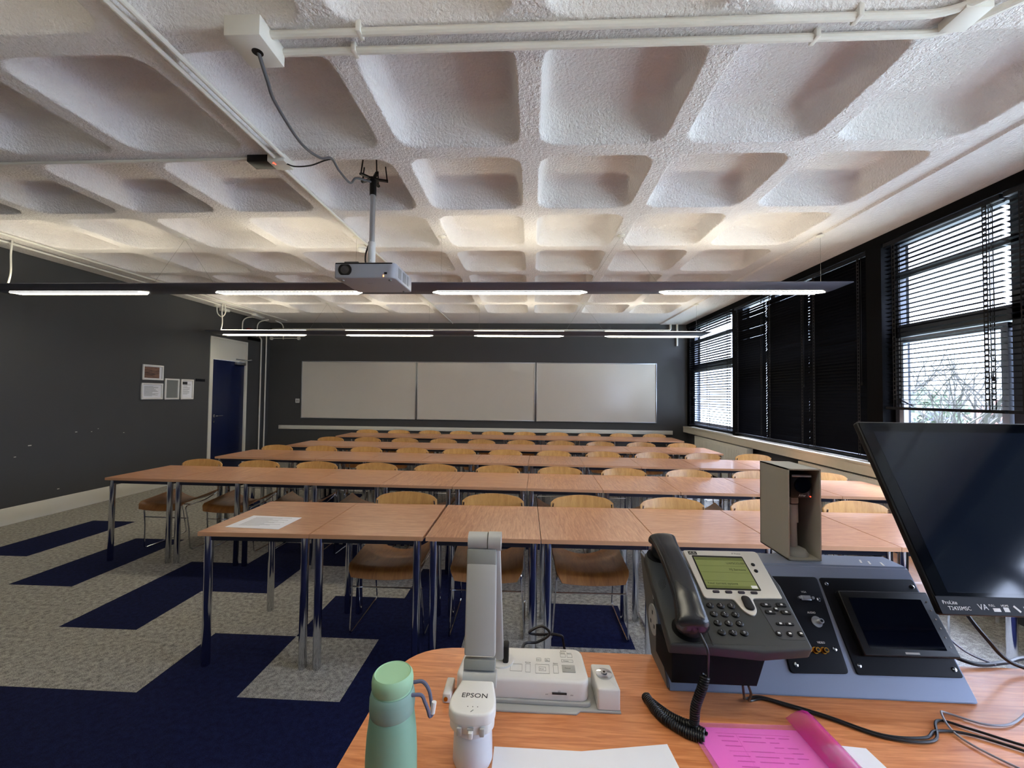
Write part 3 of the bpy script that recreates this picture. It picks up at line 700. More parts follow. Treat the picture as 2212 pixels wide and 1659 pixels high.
# ------------------------------------------------------------------ teacher desk
DZ = .85
e = empty('teacher_desk', (0, 0, 0), 0, 'cherry wood teacher desk with rounded corner in the foreground', 'desk')
bm = bmesh.new(); poly = rpoly([(-.335, .12), (1.75, .12), (1.75, 1.00), (1.2, 1.00), (.4, .998), (-.29, .992)], [.05, .02, .05, 0, 0, .13], 10)
prism(bm, poly, DZ-.025, DZ); obj('desk_top', bm, M['desk'], e)
bm = bmesh.new(); bb(bm, (-.22, .25, .0), (-.19, .85, DZ-.025)); bb(bm, (1.6, .25, .0), (1.63, .85, DZ-.025)); obj('desk_side', bm, M['desk'], e)
bm = bmesh.new(); bb(bm, (-.19, .80, .3), (1.6, .82, DZ-.025)); obj('modesty_panel', bm, M['desk'], e)

# ------------------------------------------------------------------ console
cons = empty('lectern_console', (.285, .875, DZ), 0, 'silver sloping control console on the desk with phone and touch panel', 'control console')
CW = .605; prof = [(0, 0), (.125, 0), (.225, .205), (.155, .205)]
bm = bmesh.new(); b2 = bmesh.new(); prism(b2, prof, 0, CW); merge(bm, b2, Matrix(((0, 0, 1, 0), (1, 0, 0, 0), (0, 1, 0, 0), (0, 0, 0, 1))))
bmesh.ops.recalc_face_normals(bm, faces=bm.faces)
bmesh.ops.bevel(bm, geom=list(bm.edges), offset=.004, segments=2, affect='EDGES'); obj('console_case', bm, M['silver'], cons)
bm = bmesh.new(); b2 = bmesh.new(); prism(b2, [(.006, .004), (.122, .004), (.217, .201), (.154, .201)], -.0012, .001); merge(bm, b2, Matrix(((0, 0, 1, 0), (1, 0, 0, 0), (0, 1, 0, 0), (0, 0, 0, 1)))); obj('side_panel', bm, mat('dark_warm_grey_paint', (92, 89, 84), .5), cons)
cf = plane_frame((0, 0, 0), (1, 0, 0), (0, .155, .205))
def face(name, bm, m, parent=cons, f=cf, **k):
    bm.transform(f); return obj(name, bm, m, parent, **k)
bm = bmesh.new(); prism(bm, rpoly([(.255, .040), (.372, .043), (.383, .229), (.262, .228)], .008), .0, .004, .001)
p1 = face('connector_plate', bm, M['blackm'])
bm = bmesh.new(); prism(bm, rpoly([(.388, .042), (.597, .044), (.597, .230), (.388, .228)], .006), .0, .004, .001)
p2 = face('panel_surround', bm, M['blackm'])
bm = bmesh.new(); prism(bm, rpoly([(.408, .074), (.600, .076), (.600, .200), (.408, .198)], .004), .004, .020, .003); tp = face('touch_panel', bm, M['black'])
bm = bmesh.new(); prism(bm, rrect(.424, .088, .578, .184, .002), .0200, .0206); face('touch_screen', bm, M['screen'], tp)
bm = bmesh.new()
for k in range(6): cyl(bm, (.589, .095+k*.017, .020), .0016, .0006, 10)
face('panel_buttons', bm, M['egrey'], tp)
bm = bmesh.new(); bb(bm, (.492, .0795, .0200), (.52, .083, .0204)); face('maker_strip', bm, M['egrey'], tp)
bm = bmesh.new()
for u, v in ((.398, .214), (.588, .214), (.398, .058), (.586, .058)): lathe(bm, [(.0042, .0042), (.004, .0055), (.0015, .0064)], 14, (u, v, 0))
face('panel_screws', bm, M['chrome'], p2)
bm = bmesh.new(); bb(bm, (.329, .178, .004), (.350, .188, .008), .001); bb(bm, (.332, .180, .008), (.347, .186, .0125))
for q in (.325, .354): cyl(bm, (q, .183, .004), .003, .006, 10)
face('vga_socket', bm, M['alu'], p1)
bm = bmesh.new(); cyl(bm, (.345, .136, .004), .011, .002, 20); cyl(bm, (.349, .136, .006), .005, .011, 14); cyl(bm, (.349, .136, .0165), .0028, .0012, 12, mi=1); face('audio_jack', bm, [M['alu'], M['black']], p1)
for u in (.302, .319, .336):
    bm = bmesh.new(); cyl(bm, (u, .082, .004), .0065, .003, 16); cyl(bm, (u, .082, .006), .0048, .012, 14); cyl(bm, (u, .082, .0176), .0026, .0012, 12, mi=1); face('phono_socket', bm, [M['brass'], M['black']], p1)
bm = bmesh.new()
for u, v in ((.367, .181), (.361, .086), (.270, .055)): lathe(bm, [(.0045, .004), (.0042, .0058), (.0015, .0066)], 14, (u, v, 0))
face('plate_screws', bm, M['chrome'], p1)
for s_, u, v in (('VGA', .335, .194), ('AUDIO', .332, .152), ('VIDEO', .330, .095)):
    text('plate_text', s_, .0055, M['wtext'], p1, None, mw=cf @ Matrix.Translation((u, v, .0042)))
bm = bmesh.new(); b2 = bmesh.new(); cyl(b2, (0, 0, 0), .032, .003, 24); merge(bm, b2, Matrix.Translation((-.0025, .095, .095)) @ Matrix.Rotation(-PI/2, 4, 'Y')); sock = obj('mains_socket', bm, M['egrey'], cons)
bm = bmesh.new()
for a, b_ in ((0, .016), (-.013, -.009), (.013, -.009)): bb(bm, (-.0062, .095+a-.003, .095+b_-.004), (-.0052, .095+a+.003, .095+b_+.004))
obj('socket_holes', bm, M['black'], sock)
bm = bmesh.new(); bb(bm, (-.001, .105, .135), (0, .14, .147)); obj('side_label', bm, M['ewhite'], cons)
bm = bmesh.new()
for p in ((.52, .185), (.535, .178), (.56, .172)): box(bm, (p[0], p[1], .2053), (.022, .004, .0006), Matrix.Rotation(-.5+p[0]*3, 3, 'Z'))
obj('scuff_mark', bm, M['ewhite'], cons)

# camera housing on the console
cb = empty('camera_housing', (.63, 1.052, DZ+.206), 0, 'grey open-fronted steel box standing on the console', 'box')
bm = bmesh.new(); w, d, h, t = .078, .125, .222, .003
bb(bm, (0, 0, 0), (t, d, h)); bb(bm, (w-t, 0, 0), (w, d, h)); bb(bm, (0, 0, h-t), (w, d, h)); bb(bm, (0, 0, 0), (w, d, t)); bb(bm, (0, d-t, 0), (w, d, h))
obj('box_shell', bm, M['boxg'], cb)
gc = empty('document_webcam', (.669, 1.092, DZ+.209), 0, 'black document webcam on a grey stand inside the steel box', 'webcam')
bm = bmesh.new(); lathe(bm, [(.030, 0), (.030, .004), (.024, .013), (.012, .018), (.008, .02)], 28); obj('stand_base', bm, M['egrey'], gc)
bm = bmesh.new(); tube(bm, [(-.004, 0, .016), (-.005, 0, .08)], .0095, 16); tube(bm, [(-.005, 0, .08), (-.006, 0, .125)], .013, 16); box(bm, (-.006, -.004, .137), (.02, .018, .02), None, .004); obj('stand_column', bm, M['egrey'], gc)
bm = bmesh.new(); bb(bm, (-.027, -.03, .145), (.026, .012, .205), .006); obj('camera_head', bm, M['black'], gc)
bm = bmesh.new(); cyl(bm, (0, -.034, .178), .019, .006, 24, 'y'); obj('lens', bm, M['screen'], gc)
bm = bmesh.new(); bb(bm, (-.024, -.032, .198), (.022, -.029, .203), .001); obj('head_trim', bm, M['alu'], gc)
text('maker_name', 'AVer', .008, M['wtext'], gc, None, mw=Matrix.Translation((-.008, -.0305, .150)) @ Matrix.Rotation(PI/2, 4, 'X'))
bm = bmesh.new(); cyl(bm, (.020, -.0315, .150), .0012, .002, 8, 'y'); obj('status_light', bm, M['ledr'], gc)

# ------------------------------------------------------------------ desk phone
PM = plane_frame((.259, .77, .988), (1, 0, 0), (0, .203, .1))
ph = empty('desk_phone', matrix=PM, label='black and silver desk phone mounted on the console', cat='telephone')
bm = bmesh.new(); prism(bm, rpoly([(0, .018), (.075, .016), (.165, .010), (.256, .020), (.268, .155), (.262, .198), (.09, .198), (.082, .236), (.004, .236)], [.004, 0, 0, .006, 0, .01, .003, .01, .012]), -.026, 0, .004)
obj('phone_body', bm, M['charcoal'], ph)
bm = bmesh.new(); bb(bm, (.0768, .020, 0), (.0782, .196, .0008)); obj('body_seam', bm, M['black'], ph)
bm = bmesh.new(); prism(bm, rpoly([(.097, .116), (.155, .116), (.162, .090), (.177, .078), (.190, .090), (.193, .119), (.254, .121), (.260, .243), (.093, .241)], [.008, .006, .012, .012, .012, .006, .004, .01, .006], 6), -.004, .0035, .0012)
pl_ = obj('silver_faceplate', bm, M['psilver'], ph)
bm = bmesh.new(); prism(bm, rrect(.108, .137, .220, .226, .003), .0035, .0042); obj('lcd_bezel', bm, M['black'], pl_)
bm = bmesh.new(); bb(bm, (.111, .140, .0042), (.217, .221, .0048)); sc_ = obj('lcd_screen', bm, M['lcd'], pl_)
bm = bmesh.new()
for v in (.213, .197, .180, .158): bb(bm, (.112, v, .0048), (.216, v+.0005, .0050))
bb(bm, (.112, .2145, .0048), (.216, .2205, .0050)); bb(bm, (.112, .1405, .0048), (.200, .146, .00495)); obj('screen_bars', bm, mat('lcd_shade', (92, 100, 44), .4), sc_)
for s_, u, v in (('UAPSCCUS04', .176, .203), ('MJ Sermons', .176, .186), ('Your current options', .116, .1495)): text('screen_text', s_, .0072, M['lcdtext'], sc_, (u, v, .0050), ext=.0001)
bm = bmesh.new(); bb(bm, (.203, .141, .0048), (.215, .148, .0052)); obj('screen_tag', bm, M['ewhite'], sc_)
bm = bmesh.new(); bb(bm, (.103, .2285, .0035), (.122, .2375, .0039)); lg = obj('logo_patch', bm, M['black'], pl_)
bm = bmesh.new()
for k, hh in enumerate((.0035, .0055, .0025, .0055, .0035)): bb(bm, (.1055+k*.0030, .2305, .0039), (.1066+k*.0030, .2305+hh, .0041))
obj('logo_bars', bm, M['psilver'], lg)
text('model_text', 'IP Phone', .0055, M['gtext'], pl_, (.200, .2325, .0036))
for k in range(4):
    bm = bmesh.new(); u = .1255+k*.0255; prism(bm, rrect(u-.0068, .1285, u+.0068, .134, .0025), .003, .006, .0008); obj('soft_key', bm, mat('soft_key_plastic', (44, 36, 50), .4) if k == 0 else bpy.data.materials['soft_key_plastic'], pl_)
for u, v in ((.234, .204), (.2325, .187)):
    bm = bmesh.new(); lathe(bm, [(.0042, .003), (.0042, .005), (.0025, .0062)], 16, (u, v, 0)); obj('line_key', bm, M['black'], pl_)
bm = bmesh.new(); prism(bm, rpoly([(.168, .092), (.187, .090), (.187, .122), (.170, .123)], .009, 6), .003, .0075, .002); obj('navigation_key', bm, M['black'], pl_)
digits = ['1', '2', '3', '4', '5', '6', '7', '8', '9', '*', '0', '#']
for q, dgt in enumerate(digits):
    u = .1025+(q % 3)*.0207; v = .101-(q//3)*.0187
    bm = bmesh.new(); b2 = bmesh.new(); lathe(b2, [(.0073, 0), (.0073, .0025), (.0055, .004), (.002, .0044)], 20); merge(bm, b2, Matrix.Translation((u, v, 0)) @ Matrix.Diagonal((1, .82, 1, 1))); kk = obj('keypad_key', bm, M['black'], ph)
    text('key_digit', dgt, .0068, M['wtext'], kk, (u, v-.0018, .0043), align='CENTER', ext=.0001)
    if dgt in '234567890': text('key_letters', {'2': 'ABC', '3': 'DEF', '4': 'GHI', '5': 'JKL', '6': 'MNO', '7': 'PQRS', '8': 'TUV', '9': 'WXYZ', '0': 'OPER'}[dgt], .0022, M['wtext'], kk, (u, v-.0040, .0040), align='CENTER', ext=.0001)
bm = bmesh.new(); prism(bm, rpoly([(.199, .113), (.256, .113), (.254, .036), (.203, .036)], .006), 0, .0006); obj('function_area', bm, mat('function_area_plastic', (54, 56, 60), .4), ph)
for u, v, w, hh in ((.214, .106, .010, .0042), (.244, .107, .010, .0042), (.229, .0975, .005, .004), (.2145, .0905, .010, .0042), (.245, .091, .010, .0042), (.221, .066, .0085, .0026), (.238, .066, .0085, .0026), (.208, .0465, .0052, .005), (.228, .0465, .0052, .005), (.2485, .0475, .0052, .005)):
    bm = bmesh.new(); prism(bm, rrect(u-w, v-hh, u+w, v+hh, min(w, hh)*.95), .0005, .0035, .001); fk = obj('function_key', bm, M['black'], ph)
    bm = bmesh.new(); bb(bm, (u-.0022, v-.0016, .0035), (u+.0022, v+.0016, .0037)); obj('key_symbol', bm, M['wtext'], fk)
# cradle and handset
bm = bmesh.new()
for u, v, ru, rv in ((.041, .226, .033, .022), (.043, .050, .031, .026)):
    bm = bmesh.new(); prism(bm, [(u+ru*math.cos(t), v+rv*math.sin(t)) for t in [2*PI*k/28 for k in range(28)]], -.001, .0015); obj('cradle_recess', bm, M['black'], ph)
bm = bmesh.new()
for k in range(5):
    for j in range(10): t = PI*.5+j*.25; cyl(bm, (.0135+.003*k*0+(.004+k*.003)*math.cos(t)+.016, .145+(.004+k*.003)*math.sin(t), 0), .0006, .0004, 6)
obj('speaker_holes', bm, M['black'], ph)
# handset: swept oval with thick ends
path = smooth([(.044, .252, .026), (.043, .232, .036), (.042, .190, .047), (.043, .14, .050), (.043, .09, .047), (.042, .055, .038), (.041, .026, .028)], 6)
n = len(path); bm = bmesh.new(); rings = []
for i, p in enumerate(path):
    t = i/(n-1); e_ = abs(2*t-1)
    wx = .0255+.0070*max(0, (e_-.4)/.6)**1.2; hz = .0145+.006*max(0, (e_-.5)/.5)
    if e_ > .86: f_ = math.sqrt(max(0.02, 1-((e_-.86)/.14)**2)); wx *= .55+.45*f_; hz *= .5+.5*f_
    rings.append([bm.verts.new(p+Vector((wx*math.copysign(abs(math.cos(a))**.75, math.cos(a)), 0, hz*math.copysign(abs(math.sin(a))**.85, math.sin(a))))) for a in [2*PI*k/24 for k in range(24)]])
for A, B in zip(rings, rings[1:]):
    for k in range(24): bm.faces.new((A[k], A[(k+1) % 24], B[(k+1) % 24], B[k]))
bm.faces.new(rings[0]); bm.faces.new(rings[-1])
for v, r_ in ((.226, .026), (.050, .026)): lathe(bm, [(r_*.8, .006), (r_, .012), (r_*.95, .038)], 24, (.042, v, 0))
hs = empty('phone_handset', matrix=PM, label='black curved handset resting on the desk phone cradle', cat='telephone handset')
obj('handset_shell', bm, M['handset'], hs, sharp=60)
# mount under the phone
bm = bmesh.new(); b2 = bmesh.new(); prism(b2, [(0, .0), (.155, 0), (.172, .055), (0, .055)], 0, .10, .002); merge(bm, b2, Matrix.Translation((.266, .80, .918)) @ Matrix.Rotation(PI/2, 4, 'X') @ Matrix.Translation((0, 0, -.10)))
tag(obj('phone_mount', bm, mat('matt_black_steel', (14, 14, 17), .8, spec=.15)), 'black bracket holding the desk phone on the console slope', 'bracket')
# coiled handset cord
def coil(path, R, r, turns, seg=6, per=12):
    P = smooth(path, 10); L = [0]
    for a, b_ in zip(P, P[1:]): L.append(L[-1]+(b_-a).length)
    tot = L[-1]; pts = []; N = turns*per; j = 0; up = Vector((0, 0, 1))
    for i in range(N+1):
        s = tot*i/N
        while j < len(P)-2 and L[j+1] < s: j += 1
        f_ = (s-L[j])/max(1e-9, L[j+1]-L[j]); p = P[j].lerp(P[j+1], f_); t = (P[j+1]-P[j]).normalized()
        a = t.cross(up); a = a.normalized() if a.length > .05 else Vector((1, 0, 0)); b_ = t.cross(a)
        an = 2*PI*i/per; pts.append(p+(a*math.cos(an)+b_*math.sin(an))*R)
    return pts
bm = bmesh.new()
hp = PM @ Vector((.050, .022, .028))
tube(bm, smooth([hp, hp+Vector((.006, -.018, -.02)), (.322, .775, .965), (.320, .775, .935), (.314, .775, .925)], 6), .0022, 8)
tube(bm, coil([(.318, .778, .948), (.312, .775, .930), (.300, .775, .895), (.296, .775, .864), (.282, .782, .858)], .0068, .002, 26), .0022, 6)
tube(bm, coil([(.312, .762, .857), (.29, .780, .857), (.262, .80, .857), (.235, .835, .858), (.232, .845, .859), (.245, .80, .858), (.275, .768, .857), (.305, .752, .857)], .0068, .002, 64), .0022, 6)
tag(obj('coiled_cord', bm, M['cable']), 'black coiled phone cord lying on the desk left of the console', 'cord')
def cable(name, pts, r, label, m='cable', n=8):
    bm = bmesh.new()
    for p in (pts if isinstance(pts[0][0], (tuple, list, Vector)) else [pts]): tube(bm, smooth(p, n), r, 8)
    return tag(obj(name, bm, M[m]), label, 'cable')
zt_ = DZ+.0035
cable('phone_cable', [[(.395, .80, .92), (.405, .815, .89), (.43, .86, zt_), (.46, .868, zt_), (.50, .853, zt_), (.56, .825, zt_), (.63, .785, zt_), (.70, .783, zt_), (.735, .80, zt_), (.79, .795, zt_), (.86, .755, zt_), (.93, .70, zt_)],
                      [(.405, .80, .92), (.42, .82, .89), (.435, .855, zt_), (.465, .862, zt_), (.50, .847, zt_), (.56, .819, zt_), (.63, .779, zt_), (.71, .777, zt_), (.76, .825, zt_), (.80, .81, zt_), (.86, .775, zt_), (.96, .73, zt_)]], .0023,
      'pair of thin black cables running from the phone across the desk')
cable('thin_grey_cable', [(.82, .70, zt_), (.775, .76, zt_), (.765, .80, zt_), (.782, .84, zt_+.004), (.80, .845, zt_), (.84, .822, zt_), (.89, .825, zt_), (.96, .86, zt_)], .0018, 'thin grey cable looping on the desk right of the console', 'cablew')
cable('monitor_cable', [(.98, 1.02, 1.06), (.99, 1.02, .99), (1.02, .99, .92), (1.08, .985, zt_+.012), (1.2, .96, zt_+.003), (1.35, .95, zt_+.003)], .0042, 'thick black cable curving down behind the monitor onto the desk')
cable('monitor_cable', [(.90, 1.06, .93), (.94, 1.03, .88), (1.0, 1.0, zt_+.004), (1.08, 1.01, zt_+.003), (1.16, 1.03, zt_+.003), (1.3, 1.0, zt_+.003)], .0045, 'black cable lying along the far desk edge behind the monitor')
cable('monitor_cable', [(.92, 1.06, .99), (.95, 1.04, .93), (1.0, 1.02, .875), (1.05, 1.0, zt_+.002)], .0022, 'thin grey cable dropping behind the console corner', 'cablew')
cable('document_camera_cable', [(-.02, .94, .868), (-.01, 1.0, .862), (.02, 1.025, .852), (.05, 1.03, .87), (.03, 1.035, .885), (.0, 1.03, .872), (.02, 1.04, .862), (.07, 1.03, .868), (.085, 1.04, .84), (.10, 1.05, .7)], .0032, 'looped black cable behind the document camera at the desk edge')

# ------------------------------------------------------------------ monitor
MM = plane_frame((.72, .77, 1.075), (1, .012, 0), (0, .18, .32))
mo = empty('touch_monitor', matrix=MM, label='large black touch monitor tilted back at the right of the desk', cat='monitor')
MW, MH = .565, .374
bm = bmesh.new(); prism(bm, rrect(0, 0, MW, MH, .006), -.012, 0, .002); prism(bm, rrect(.03, .03, MW-.03, MH-.03, .02), -.045, -.012, .01); case = obj('monitor_case', bm, M['black'], mo)
bm = bmesh.new(); bb(bm, (.004, .030, 0), (MW-.004, MH-.003, .0012)); obj('front_glass', bm, M['mscreen'], mo)
bm = bmesh.new(); bb(bm, (.027, .036, .0012), (MW-.027, MH-.024, .0015)); obj('screen_panel', bm, mat('unlit_screen', (18, 25, 38), .07, spec=.4, var=(40, .05)), mo)
bm = bmesh.new(); bb(bm, (.002, .002, 0), (MW-.002, .029, .001)); bz = obj('lower_bezel', bm, M['blackm'], mo)
text('maker_text', 'ProLite', .0085, M['wtext'], bz, (.010, .017, .0011)); text('maker_text', 'T2435MSC', .0085, M['wtext'], bz, (.016, .008, .0011))
text('maker_text', 'VA', .013, M['wtext'], bz, (.068, .0095, .0011))
for u, s_ in ((.087, 'FULL'), (.108, 'HDMI')): text('maker_text', s_, .005, M['wtext'], bz, (u, .015, .0011))
bm = bmesh.new(); bb(bm, (.092, .007, .001), (.104, .0125, .0012)); bb(bm, (.110, .007, .001), (.119, .014, .0012)); box(bm, (.133, .012, .0011), (.012, .0035, .0003), Matrix.Rotation(-.9, 3, 'Z')); bb(bm, (.145, .010, .001), (.158, .016, .0012)); obj('bezel_icons', bm, M['wtext'], bz)
bm = bmesh.new(); iv = MM.inverted(); bb(bm, (1.19, .895, DZ+.012), (1.26, .925, 1.18), .006); bb(bm, (1.14, .78, DZ), (1.33, .945, DZ+.012), .004); bb(bm, (1.20, .872, 1.12), (1.25, .90, 1.17), .006); bm.transform(iv); obj('monitor_stand', bm, M['black'], mo)

# ------------------------------------------------------------------ document camera
dc = empty('document_camera', (-.01, .868, DZ), 0, 'white document camera with folded arm on the desk', 'document camera')
def dp(x, y, z): return (x+.01, y-.868, z-DZ)
bm = bmesh.new(); prism(bm, rpoly([dp(-.145, .82, 0)[:2], dp(.118, .818, 0)[:2], dp(.112, .925, 0)[:2], dp(-.135, .92, 0)[:2]], .022, 7), .010, .050, .006); base = obj('base_housing', bm, M['ewhite'], dc)
bm = bmesh.new(); prism(bm, rpoly([dp(-.10, .817, 0)[:2], dp(.121, .815, 0)[:2], dp(.115, .925, 0)[:2], dp(-.13, .92, 0)[:2]], .012), 0.004, .012, .002); obj('base_plinth', bm, M['egrey'], dc)
bm = bmesh.new(); prism(bm, [dp(-.11, .800, 0)[:2], dp(.09, .800, 0)[:2], dp(.098, .808, 0)[:2], dp(.175, .808, 0)[:2], dp(.172, .90, 0)[:2], dp(-.14, .92, 0)[:2]], 0, .004, .001); obj('mounting_tray', bm, M['egrey'], dc)
bm = bmesh.new(); prism(bm, rpoly([dp(.131, .810, 0)[:2], dp(.174, .810, 0)[:2], dp(.168, .885, 0)[:2], dp(.128, .885, 0)[:2]], .004), .004, .044, .003); lk = obj('security_lock', bm, M['ewhite'], dc)
bm = bmesh.new(); x, y, z = dp(.150, .852, DZ+.044); lathe(bm, [(.016, z), (.016, z+.003), (.008, z+.004)], 24, (x, y, 0)); lathe(bm, [(.006, z+.004), (.006, z+.006)], 16, (x, y, 0)); lathe(bm, [(.0022, z+.006), (.0022, z+.0066)], 10, (x, y, 0), mi=1); obj('lock_barrel', bm, [M['chrome'], M['black']], lk)
bm = bmesh.new(); x, y, z = dp(-.16, .835, DZ); bb(bm, (x-.008, y-.02, 0), (x+.008, y+.03, .018), .003); obj('side_bracket', bm, M['ewhite'], dc)
bm = bmesh.new(); cyl(bm, (x-.001, y-.022, .009), .004, .003, 12, 'y'); obj('bracket_screw', bm, M['brass'], dc)
ZT = .0502
def outline(bm, u0, v0, u1, v1, t=.0005, z=ZT):
    a = dp(u0, v0, 0); b_ = dp(u1, v1, 0)
    bb(bm, (a[0], a[1], z), (b_[0], a[1]+t, z+.0002)); bb(bm, (a[0], b_[1]-t, z), (b_[0], b_[1], z+.0002)); bb(bm, (a[0], a[1], z), (a[0]+t, b_[1], z+.0002)); bb(bm, (b_[0]-t, a[1], z), (b_[0], b_[1], z+.0002))
bm = bmesh.new()
for o4 in ((-.038, .842, -.014, .864), (-.007, .840, .003, .866), (.013, .838, .041, .866), (.020, .846, .034, .858), (.049, .840, .059, .866), (.015, .876, .025, .886), (.033, .876, .043, .886), (.067, .876, .091, .884), (.066, .892, .077, .903), (.080, .892, .091, .903)): outline(bm, *o4)
obj('button_outlines', bm, M['gtext'], base)
bm = bmesh.new(); a = dp(.067, .844, 0); bb(bm, (a[0], a[1], ZT), (a[0]+.026, a[1]+.022, ZT+.001), .0004); obj('freeze_button', bm, M['egrey'], base)
for s_, u, v, sz in (('Menu', .0155, .879, .004), ('Esc', .035, .879, .004), ('Focus', .072, .854, .005), ('Freeze', .071, .878, .004), ('Source', -.008, .869, .004), ('Zoom', .049, .869, .004), ('Capture', .065, .905, .0033), ('Record', .080, .905, .0033), ('Enter', .0215, .850, .004), ('ELPDC', .067, .911, .0042)):
    a = dp(u, v, 0); text('button_text', s_, sz, M['gtext'], base, (a[0], a[1], ZT+.0003 if s_ != 'Focus' else ZT+.0011), ext=.0001)
bm = bmesh.new(); a = dp(.045, .818, 0); bb(bm, (a[0], a[1]-.0025, .026), (a[0]+.028, a[1]+.002, .0285)); obj('card_slot', bm, M['btext'], base)
for s_, u in (('A4', .032), ('SD', .056), ('A4', .080)):
    a = dp(u, .8175, 0); text('slot_text', s_, .0045, M['gtext'], base, None, mw=Matrix.Translation((a[0], a[1]-.0012, .030 if s_ == 'SD' else .024)) @ Matrix.Rotation(PI/2, 4, 'X'), ext=.0001)
# hinge, arms, head
A0 = Vector(dp(-.088, .752, .950)); A1 = Vector(dp(-.092, .800, 1.150)); ax = (A1-A0).normalized()
RA = Matrix((Vector((1, 0, 0)), Vector((1, 0, 0)).cross(ax)*-1, ax)).transposed()
RA = Matrix((Vector((1, 0, 0)), ax.cross(Vector((1, 0, 0))), ax)).transposed()
L = (A1-A0).length
bm = bmesh.new(); box(bm, A0+ax*(L*.5+.01)+Vector((0, 0, 0)), (.056, .018, L*.80), RA, .004); arm = obj('upper_arm', bm, M['egrey'], dc)
bm = bmesh.new(); box(bm, A0+ax*(L*.955), (.0565, .0185, L*.15), RA, .004); obj('arm_band', bm, M['emid'], arm)
bm = bmesh.new(); box(bm, A0+ax*(L*.085), (.0565, .0185, L*.08), RA, .002); obj('arm_band', bm, M['emid'], arm)
bm = bmesh.new(); x, y, z = A1; tube(bm, [(x-.027, y+.008, z+.018), (x+.010, y+.008, z+.018)], .0165, 24); tube(bm, [(x+.012, y+.008, z+.018), (x+.036, y+.008, z+.018)], .0175, 24); obj('top_hinge', bm, M['egrey'], dc)
bm = bmesh.new(); B0 = Vector(dp(-.062, .865, .912)); B1 = Vector((x+.024, y+.010, z+.012)); bx = (B1-B0).normalized(); RB = Matrix((Vector((1, 0, 0)), bx.cross(Vector((1, 0, 0))), bx)).transposed()
box(bm, (B0+B1)/2, (.020, .016, (B1-B0).length), RB, .003); obj('lower_arm', bm, M['egrey'], dc)
bm = bmesh.new(); x, y, z = dp(-.058, .872, DZ+.050); cyl(bm, (x, y, z), .026, .004, 28); obj('turntable', bm, M['ewhite'], dc)
bm = bmesh.new(); bb(bm, (x+.004, y-.014, z+.002), (x+.016, y+.014, z+.036), .004); obj('hinge_knob', bm, M['black'], dc)
# head
bm = bmesh.new(); x, y, z = A0; tube(bm, [(x-.029, y, z-.006), (x+.03, y, z-.006)], .0145, 22); obj('head_hinge', bm, M['egrey'], dc)
hx, hz = -.090, .948
bm = bmesh.new(); hp_ = [(hx-.026, .752), (hx-.031, .730), (hx-.040, .700), (hx-.040, .678), (hx-.028, .664), (hx, .660), (hx+.028, .664), (hx+.037, .678), (hx+.036, .700), (hx+.030, .730), (hx+.026, .752)]
prism(bm, rpoly([dp(a, b_, 0)[:2] for a, b_ in hp_], .008, 3), hz-DZ-.020, hz-DZ, .004); head = obj('camera_head', bm, M['ewhite'], dc)
bm = bmesh.new(); hp2 = [(hx-.037, .700), (hx-.038, .680), (hx-.026, .666), (hx, .6625), (hx+.026, .666), (hx+.035, .680), (hx+.034, .70), (hx+.028, .725), (hx-.028, .725)]
prism(bm, rpoly([dp(a, b_, 0)[:2] for a, b_ in hp2], .006, 3), hz-DZ-.034, hz-DZ-.018, .002); obj('switch_collar', bm, M['ewhite'], head)
text('maker_name', 'EPSON', .0145, M['btext'], head, (dp(hx, 0, 0)[0], .698-.868, hz-DZ+.0002), align='CENTER', ext=.0001)
bm = bmesh.new(); a = dp(hx, .678, 0)
for q in (-.008, 0, .008): lathe(bm, [(.0009, hz-DZ), (.0009, hz-DZ+.0003)], 8, (a[0]+q, a[1], 0))
box(bm, (a[0], a[1]-.009, hz-DZ+.0002), (.0012, .006, .0003), Matrix.Rotation(-.7, 3, 'Z')); obj('head_marks', bm, M['gtext'], head)
bm = bmesh.new(); a = dp(hx, .6605, 0); bb(bm, (a[0]-.004, a[1]-.006, hz-DZ-.034), (a[0]+.003, a[1]+.003, hz-DZ-.024), .0015); obj('slide_switch', bm, M['ewhite'], head)
bm = bmesh.new()
for q in (-.019, .017): bb(bm, (a[0]+q-.004, a[1]-.0005, hz-DZ-.034), (a[0]+q+.004, a[1]+.004, hz-DZ-.021), .0018)
bb(bm, (a[0]-.006, a[1]-.001, hz-DZ-.0235), (a[0]+.004, a[1]+.002, hz-DZ-.0215)); obj('switch_recess', bm, M['egrey'], head)
bm = bmesh.new(); a = dp(hx-.001, .694, 0); lathe(bm, [(.029, -.012), (.031, -.014), (.031, -.030), (.0295, -.031), (.031, -.034), (.032, -.060), (.0325, -.080), (.030, -.086), (.020, -.087)][::-1], 32, (a[0], a[1], hz-DZ-.01)); obj('lens_barrel', bm, mat('pearl_plastic', (205, 206, 212), .3), head)

